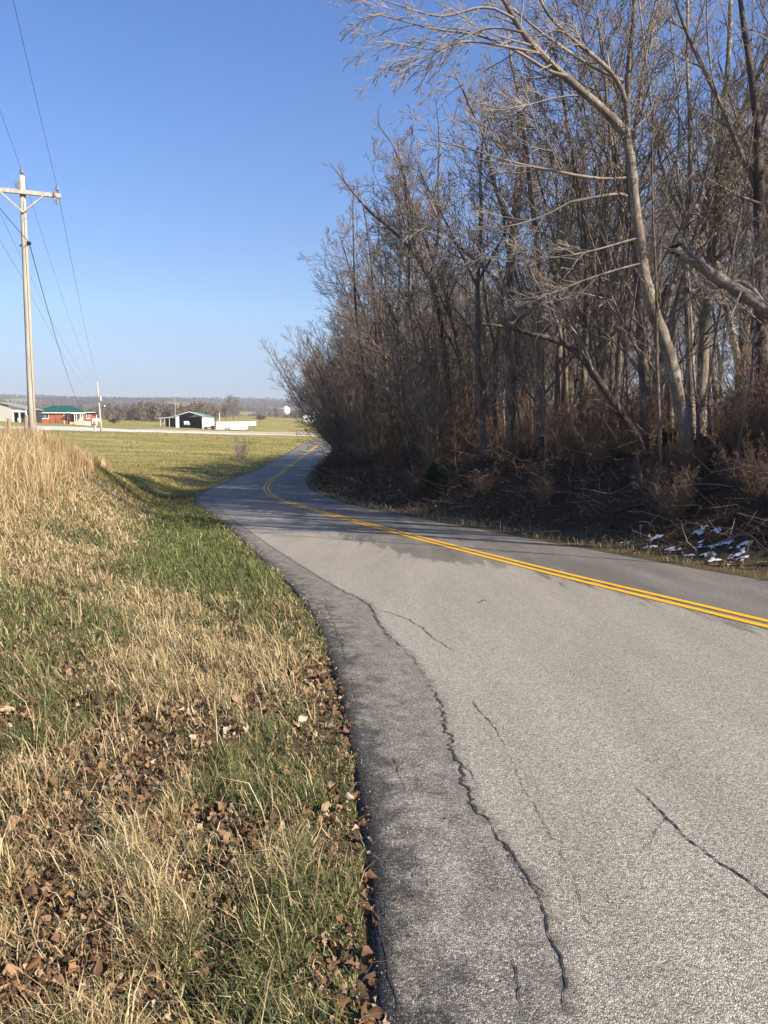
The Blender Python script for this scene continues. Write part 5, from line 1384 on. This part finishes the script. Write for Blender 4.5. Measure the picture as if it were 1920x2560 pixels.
# yard light
p_ = px_at(439, 1051, 264); g_ = gz(p_.x, 264); yl = empty("yard_light", (p_.x, 264, g_), 0, "tall thin pole with twin floodlights behind the barn", "yard light")
zt = px_at(439, 993, 264).z - g_
MB().tube([(0, 0, -.3), (0, 0, zt)], [.11, .07], 8).build("post", M['steel'], yl); MB().box(-1.3, 1.3, -.06, .06, zt - .2, zt - .08).build("crossbar", M['steel'], yl)
for x_ in (-1.2, -.5, .6, 1.2): MB().box(x_ - .22, x_ + .22, -.28, .1, zt - .06, zt + .28).build("floodlight", M['steel'], yl, .03)
p_ = px_at(549, 1060, 275); o = MB().tube([(0, 0, -.4), (0, 0, 3.0 + px_at(549, 1052, 275).z - gz(p_.x, 275))], .11, 8).build("white_post", M['white']); o.location = (p_.x, 275, gz(p_.x, 275)); tag(o, "thin white pole standing behind the white trailer", "post")
# grain bin on its stand
NY = 408.0; p_ = px_at(716, 1046, NY); g_ = gz(p_.x, NY); k_ = NY / F
gbn = empty("grain_bin", (p_.x, NY, g_), 0, "white round grain bin with a conical cap on brown legs in the pasture", "grain bin")
rB = 9.3 * k_; zb = 9 * k_; zt = 23 * k_
MB().lathe([(rB * .45, zb), (rB, zb + 1.0), (rB, zb + .5 * (zt - zb)), (rB * 1.02, zb + .5 * (zt - zb) + .1), (rB, zb + .5 * (zt - zb) + .2), (rB, zt)], 0, 0, 24).build("drum", M['white_metal'], gbn, smooth=True)
MB().lathe([(rB * 1.12, zt - .05), (rB * 1.10, zt + .15), (rB * .5, zt + 1.15), (rB * .30, zt + 1.3), (rB * .28, zt + 1.6), (0, zt + 1.7)], 0, 0, 24).build("cap", M['white_metal'], gbn, smooth=True)
for sx in (-1, 1):
    for sy in (-1, 1): MB().box(sx * rB * .72 - .14, sx * rB * .72 + .14, sy * rB * .72 - .14, sy * rB * .72 + .14, -.5, zb + .9).build("leg", M['wood_brown'], gbn)
MB().box(-rB * 1.25, rB * .8, -rB * .9, -rB * .8, zb * .72, zb * .92).build("cross_beam", M['wood_brown'], gbn)
def far_house(px, py, Y, w_, h_, label, roof_m, wall_m, cat="house", d_=8, rz=0):
    p = px_at(px, py, Y); g_ = gz(p.x, Y); r_ = empty("farmhouse" if cat == "house" else "shed", (p.x, Y, g_), rz, label, cat)
    MB().box(-w_ / 2, w_ / 2, 0, d_, -2, h_).build("wall", wall_m, r_)
    MB().prism_x([(-.4, h_ + .003), (d_ + .4, h_ + .003), (d_ / 2, h_ + d_ * .32)], -w_ / 2 - .3, w_ / 2 + .3).build("roof", roof_m, r_)
    for k_ in range(max(2, int(w_ / 4))):
        x_ = -w_ / 2 + (k_ + .5) * w_ / max(2, int(w_ / 4)); MB().box(x_ - .5, x_ + .5, -.05, -.003, h_ * .35, h_ * .8).build("window", M['glass'], r_)
    return r_
far_house(802, 1043, 385, 7.5, 3.4, "tall white farmhouse half hidden behind the wood's left twigs", M['white_metal'], M['white'])
far_house(772, 1042, 375, 5.5, 2.2, "low white shed in the pasture beside the hidden farmhouse", M['white_metal'], M['white'], "shed", 4)
far_house(534, 1026, 520, 14, 3.2, "distant tan shed behind the trailer's left end", M['gravel_tan'], M['siding'], "shed", 5)
far_house(541, 1021, 900, 24, 5.0, "long white farmstead far off in the valley woods", M['white_metal'], M['white'], "house", 9)
far_house(556, 1022, 910, 9, 4.0, "small white outbuilding beside the far valley farmstead", M['white_metal'], M['white'], "shed", 7)
# pasture fence
for i_, px in enumerate((600, 640, 668, 700, 735, 755, 778, 790)):
    p = px_at(px, 1050, 380 + 8 * (i_ % 2)); o = MB().tube([(0, 0, -.4), (0, 0, 2.0 + .5 * (i_ % 2))], .13, 6).build("fence_post", M['wood_old']); o.location = (p.x, p.y, gz(p.x, p.y)); tag(o, "grey fence post in the line along the far pasture", "fence post", "fence posts along the far pasture")
for px in (239, 235):
    p = px_at(px, 1078, 137); o = MB().tube([(0, 0, -.3), (0, 0, 1.25 if px == 239 else .9)], .09, 8).build("marker_post", M['white'] if px == 239 else M['wood_old']); o.location = (p.x, 137, gz(p.x, 137)); tag(o, "short pale marker post left of the leaning utility pole" if px == 239 else "short grey post stump beside the pale marker post", "post")

# ------------------------------------------------------------------ trees of the fields
tr, cr = [], []
for k_ in range(6):
    a = k_ * 1.05; t_, c_ = gen_tree(900 + k_, 3.2, .05, .22, [(9, 0, 0, 0, 0), (5, .5, 38, 3, 3), (3, .5, 38, 3, 3)], .34, 40, (math.cos(a) * .5, math.sin(a) * .5), .07)
    tr += [(p, r, 5) for p, r, s_ in t_]; cr += [(p, [q_ * 1.5 for q_ in r], s_) for p, r, s_ in c_]
p_ = at_px(603, 1154); build_tree("small_bare_tree", tr, cr, M['bark_pale'], M['twig_pale'], p_, 0, "small vase shaped bare tree alone in the field before the trailer", None, 'tree')
far_specs = [(584, 1072, 300, 12.5, "round crowned bare tree standing behind the white trailer"), (566, 1072, 306, 9.5, "smaller bare tree left of the round one behind the trailer")]
def far_tree_geo(seed, T, w_, lv=2):
    R = random.Random(seed)
    t_, c_ = gen_tree(seed, T, T * .016, .22, [(20, 0, 0, 0, 0), (8, .5, 40, 3, 3), (6, .5, 40, 2, 3)], w_, 46, (0, 0), .05, fork=2)
    return [(p, r, 5) for p, r, s_ in t_], [(p, [max(q_, .022) for q_ in r], 3) for p, r, s_ in c_]
for px, py, Y, T, lab in far_specs:
    p = px_at(px, py, Y); t_, c_ = far_tree_geo(int(px), T, .40); build_tree("bare_tree", t_, c_, M['bark'], M['twig'], (p.x, Y, gz(p.x, Y)), 0, lab)
p = px_at(650, 1052, 345); t_, c_ = far_tree_geo(66, 4.5, .55); r_ = build_tree("bare_shrub", t_, c_, M['bark'], M['twig_red'], (p.x, 345, gz(p.x, 345)), 0, "low brown thicket in the pasture right of the trailer", None, 'thicket'); r_.scale = (1.8, 1.2, .8)
p = px_at(285, 1060, 240); t_, c_ = far_tree_geo(67, 4.0, .5); r_ = build_tree("bare_shrub", t_, c_, M['bark'], M['bark_dark'], (p.x, 240, gz(p.x, 240)), 0, "dark low brush pile right of the leaning utility pole", None, 'brush'); r_.scale = (1.5, 1, .6)

# far-off woods, read as one mass: a row behind the farm, then the hills
def woods(name, xy, hts, seeds, twig_r, nproto=5, mat=None):
    Vs, Ls, Ss, vb, lb = [], [], [], 0, 0
    pro = []
    for k_ in range(nproto):
        pro.append(seeds(k_))
    z = land_nc(xy[:, 0], xy[:, 1])
    rot_ = rg.uniform(0, 6.28, len(xy)); kk = rg.integers(0, nproto, len(xy))
    for k_ in range(nproto):
        v, lp, st = pro[k_]; idx = np.where(kk == k_)[0]
        if not len(idx): continue
        ca, sa = np.cos(rot_[idx])[:, None], np.sin(rot_[idx])[:, None]; h_ = hts[idx][:, None]
        W = np.stack([(v[None, :, 0] * ca - v[None, :, 1] * sa) * h_ + xy[idx, :1], (v[None, :, 0] * sa + v[None, :, 1] * ca) * h_ + xy[idx, 1:], v[None, :, 2] * h_ + z[idx][:, None]], -1)
        m_ = len(idx); o = np.arange(m_)[:, None]
        Vs.append(W.reshape(-1, 3)); Ls.append((vb + o * len(v) + lp[None]).ravel()); Ss.append((lb + o * len(lp) + st[None]).ravel())
        vb += m_ * len(v); lb += m_ * len(lp)
    return tag(mesh_np(name, np.vstack(Vs), np.concatenate(Ls), np.concatenate(Ss), mat), kind='stuff')
def unit_tree(seed, spec, w_, rmin, c0=.15):
    t_, c_ = gen_tree(seed, 1.0, .018, c0, spec, w_, 46, (0, 0), .05, fork=1)
    br = [(p[::2] if len(p) > 8 else p, (r[::2] if len(r) > 8 else r), 3) for p, r, s_ in t_] + [(p, [max(min(q_, .02), rmin) for q_ in r], 3) for p, r, s_ in c_]
    return tubes_mesh(br)
def fan_tree(seed):
    """a far tree of thin slivers: trunk and a couple of dozen twig blades"""
    R = random.Random(seed); V, L_ = [], []
    for i_ in range(34):
        a = R.random() * 6.28; e = R.uniform(.05, 1.15); t0 = R.uniform(.10, .50); L__ = R.uniform(.22, .5) * (1.1 - t0 * .5); w_ = R.uniform(.012, .03)
        b_ = Vector((0, 0, t0)); d = Vector((math.cos(a) * math.cos(e), math.sin(a) * math.cos(e), math.sin(e))) * L__; u = Vector((-math.sin(a + R.gauss(0, 1)), math.cos(a), R.gauss(0, .4))).normalized() * w_
        k_ = len(V); V += [b_ - u, b_ + u, b_ + d * .6 + u * 1.6, b_ + d * 1.05, b_ + d * .6 - u * 1.6]; L_ += [k_, k_ + 1, k_ + 2, k_ + 3, k_ + 4]
    k_ = len(V); V += [Vector((-.02, 0, -.1)), Vector((.02, 0, -.1)), Vector((.012, 0, .7)), Vector((-.012, .0, .7))]
    St = list(range(0, 34 * 5, 5)) + [170]; L_ += [k_, k_ + 1, k_ + 2, k_ + 3]
    return np.array([tuple(v) for v in V]), np.array(L_), np.array(St)
def screen_line(pxs, Y0, Y1, n_):
    """positions across a bearing range between two distances"""
    a0, a1 = (pxs[0] - 960) / F, (pxs[1] - 960) / F
    y = rg.uniform(Y0, Y1, n_); t = rg.uniform(a0, a1, n_); return np.column_stack([t * y, y])
mids = np.vstack([screen_line((250, 545), 330, 430, 150), screen_line((360, 470), 300, 340, 26), screen_line((560, 700), 520, 600, 60), screen_line((-80, 240), 420, 560, 80), screen_line((680, 860), 470, 560, 60), screen_line((480, 560), 440, 520, 30)])
hm = np.where(mids[:, 1] < 440, rg.uniform(6.5, 12.5, len(mids)), rg.uniform(6, 12, len(mids)))
woods("tree_belt", mids, hm, lambda k_: unit_tree(500 + k_, [(16, 0, 0, 0, 0), (6, .5, 40, 2, 3), (4, .55, 40, 2, 3)], .36, .0030), .02, 5, M['twig'])
n_ = 60000
r_ = np.exp(rg.uniform(math.log(560), math.log(3400), n_)); a_ = np.radians(rg.uniform(-34, 36, n_)); x, y = r_ * np.sin(a_), r_ * np.cos(a_)
wm = wood_far(x, y); ok = (wm > .5) & (rg.random(n_) < .60); xy = np.column_stack([x[ok], y[ok]])
woods("hill_woods", xy, rg.uniform(8, 13.5, len(xy)), lambda k_: fan_tree(700 + k_), 0, 6, M['hill_twig'])

# small evergreens on the bank
def evergreen(px, py, h_, seed, label, cols):
    p = at_px(px, py); R = np.random.default_rng(seed); n_ = 2600
    t = R.random(n_) ** .8; a = R.uniform(0, 6.28, n_); rad = (1 - t) * .38 * h_ * np.sqrt(R.random(n_)) * (.75 + .4 * np.sin(a * 3 + t * 9)) + .03
    B = np.stack([np.cos(a) * rad, np.sin(a) * rad, t * h_ + .05], 1)
    d = np.stack([np.cos(a) * .8, np.sin(a) * .8, R.uniform(.1, .9, n_)], 1) + R.normal(0, .35, (n_, 3)); d *= (R.uniform(.10, .24, n_) * (1.1 - .5 * t))[:, None]
    u = np.cross(d, R.normal(0, 1, (n_, 3))); u *= (.018 / (np.linalg.norm(u, axis=1) + 1e-9))[:, None]
    Vv = np.stack([B - u * .5, B + u * .5, B + d * .6 + u, B + d, B + d * .6 - u], 1).reshape(-1, 3)
    Lp = np.arange(n_ * 5); St = np.arange(n_) * 5
    cc = np.repeat(np.array(cols)[R.integers(0, len(cols), n_)] * R.uniform(.7, 1.2, (n_, 1)), 5, 0)
    root = empty("evergreen_shrub", p, 0, label, "evergreen")
    mesh_np("crown", Vv, Lp, St, M['grass'], root, col=cc)
    MB().tube([(0, 0, -.2), (.02, 0, h_ * .5), (0, 0, h_ * .9)], [.035, .025, .008], 6).build("trunk", M['bark'], root)
evergreen(1085, 1238, 1.1, 5, "small dark green cedar on the bank under the bare trees", [(.035, .065, .022), (.05, .085, .03)])
evergreen(1668, 1150, .6, 6, "small yellow green evergreen at the foot of the right hand trunks", [(.13, .12, .035), (.09, .095, .03)])

# ------------------------------------------------------------------ air
zlo = float(Z_.min()) - 1.5
hz = MB().box(-6400, 6400, -6400, 6400, zlo, max(float(Z_.max()) + 30, 60.0)).build("haze", None)
tag(hz, kind='stuff')
hm_ = bpy.data.materials.new("pale_haze"); hm_.use_nodes = True; hn = hm_.node_tree.nodes; hn.remove(hn["Principled BSDF"])
pv = hn.new("ShaderNodeVolumePrincipled"); pv.inputs["Color"].default_value = (.80, .87, 1.0, 1); pv.inputs["Density"].default_value = .00022; pv.inputs["Anisotropy"].default_value = .2
hm_.node_tree.links.new(pv.outputs[0], hn["Material Output"].inputs["Volume"])
hz.data.materials.append(hm_)
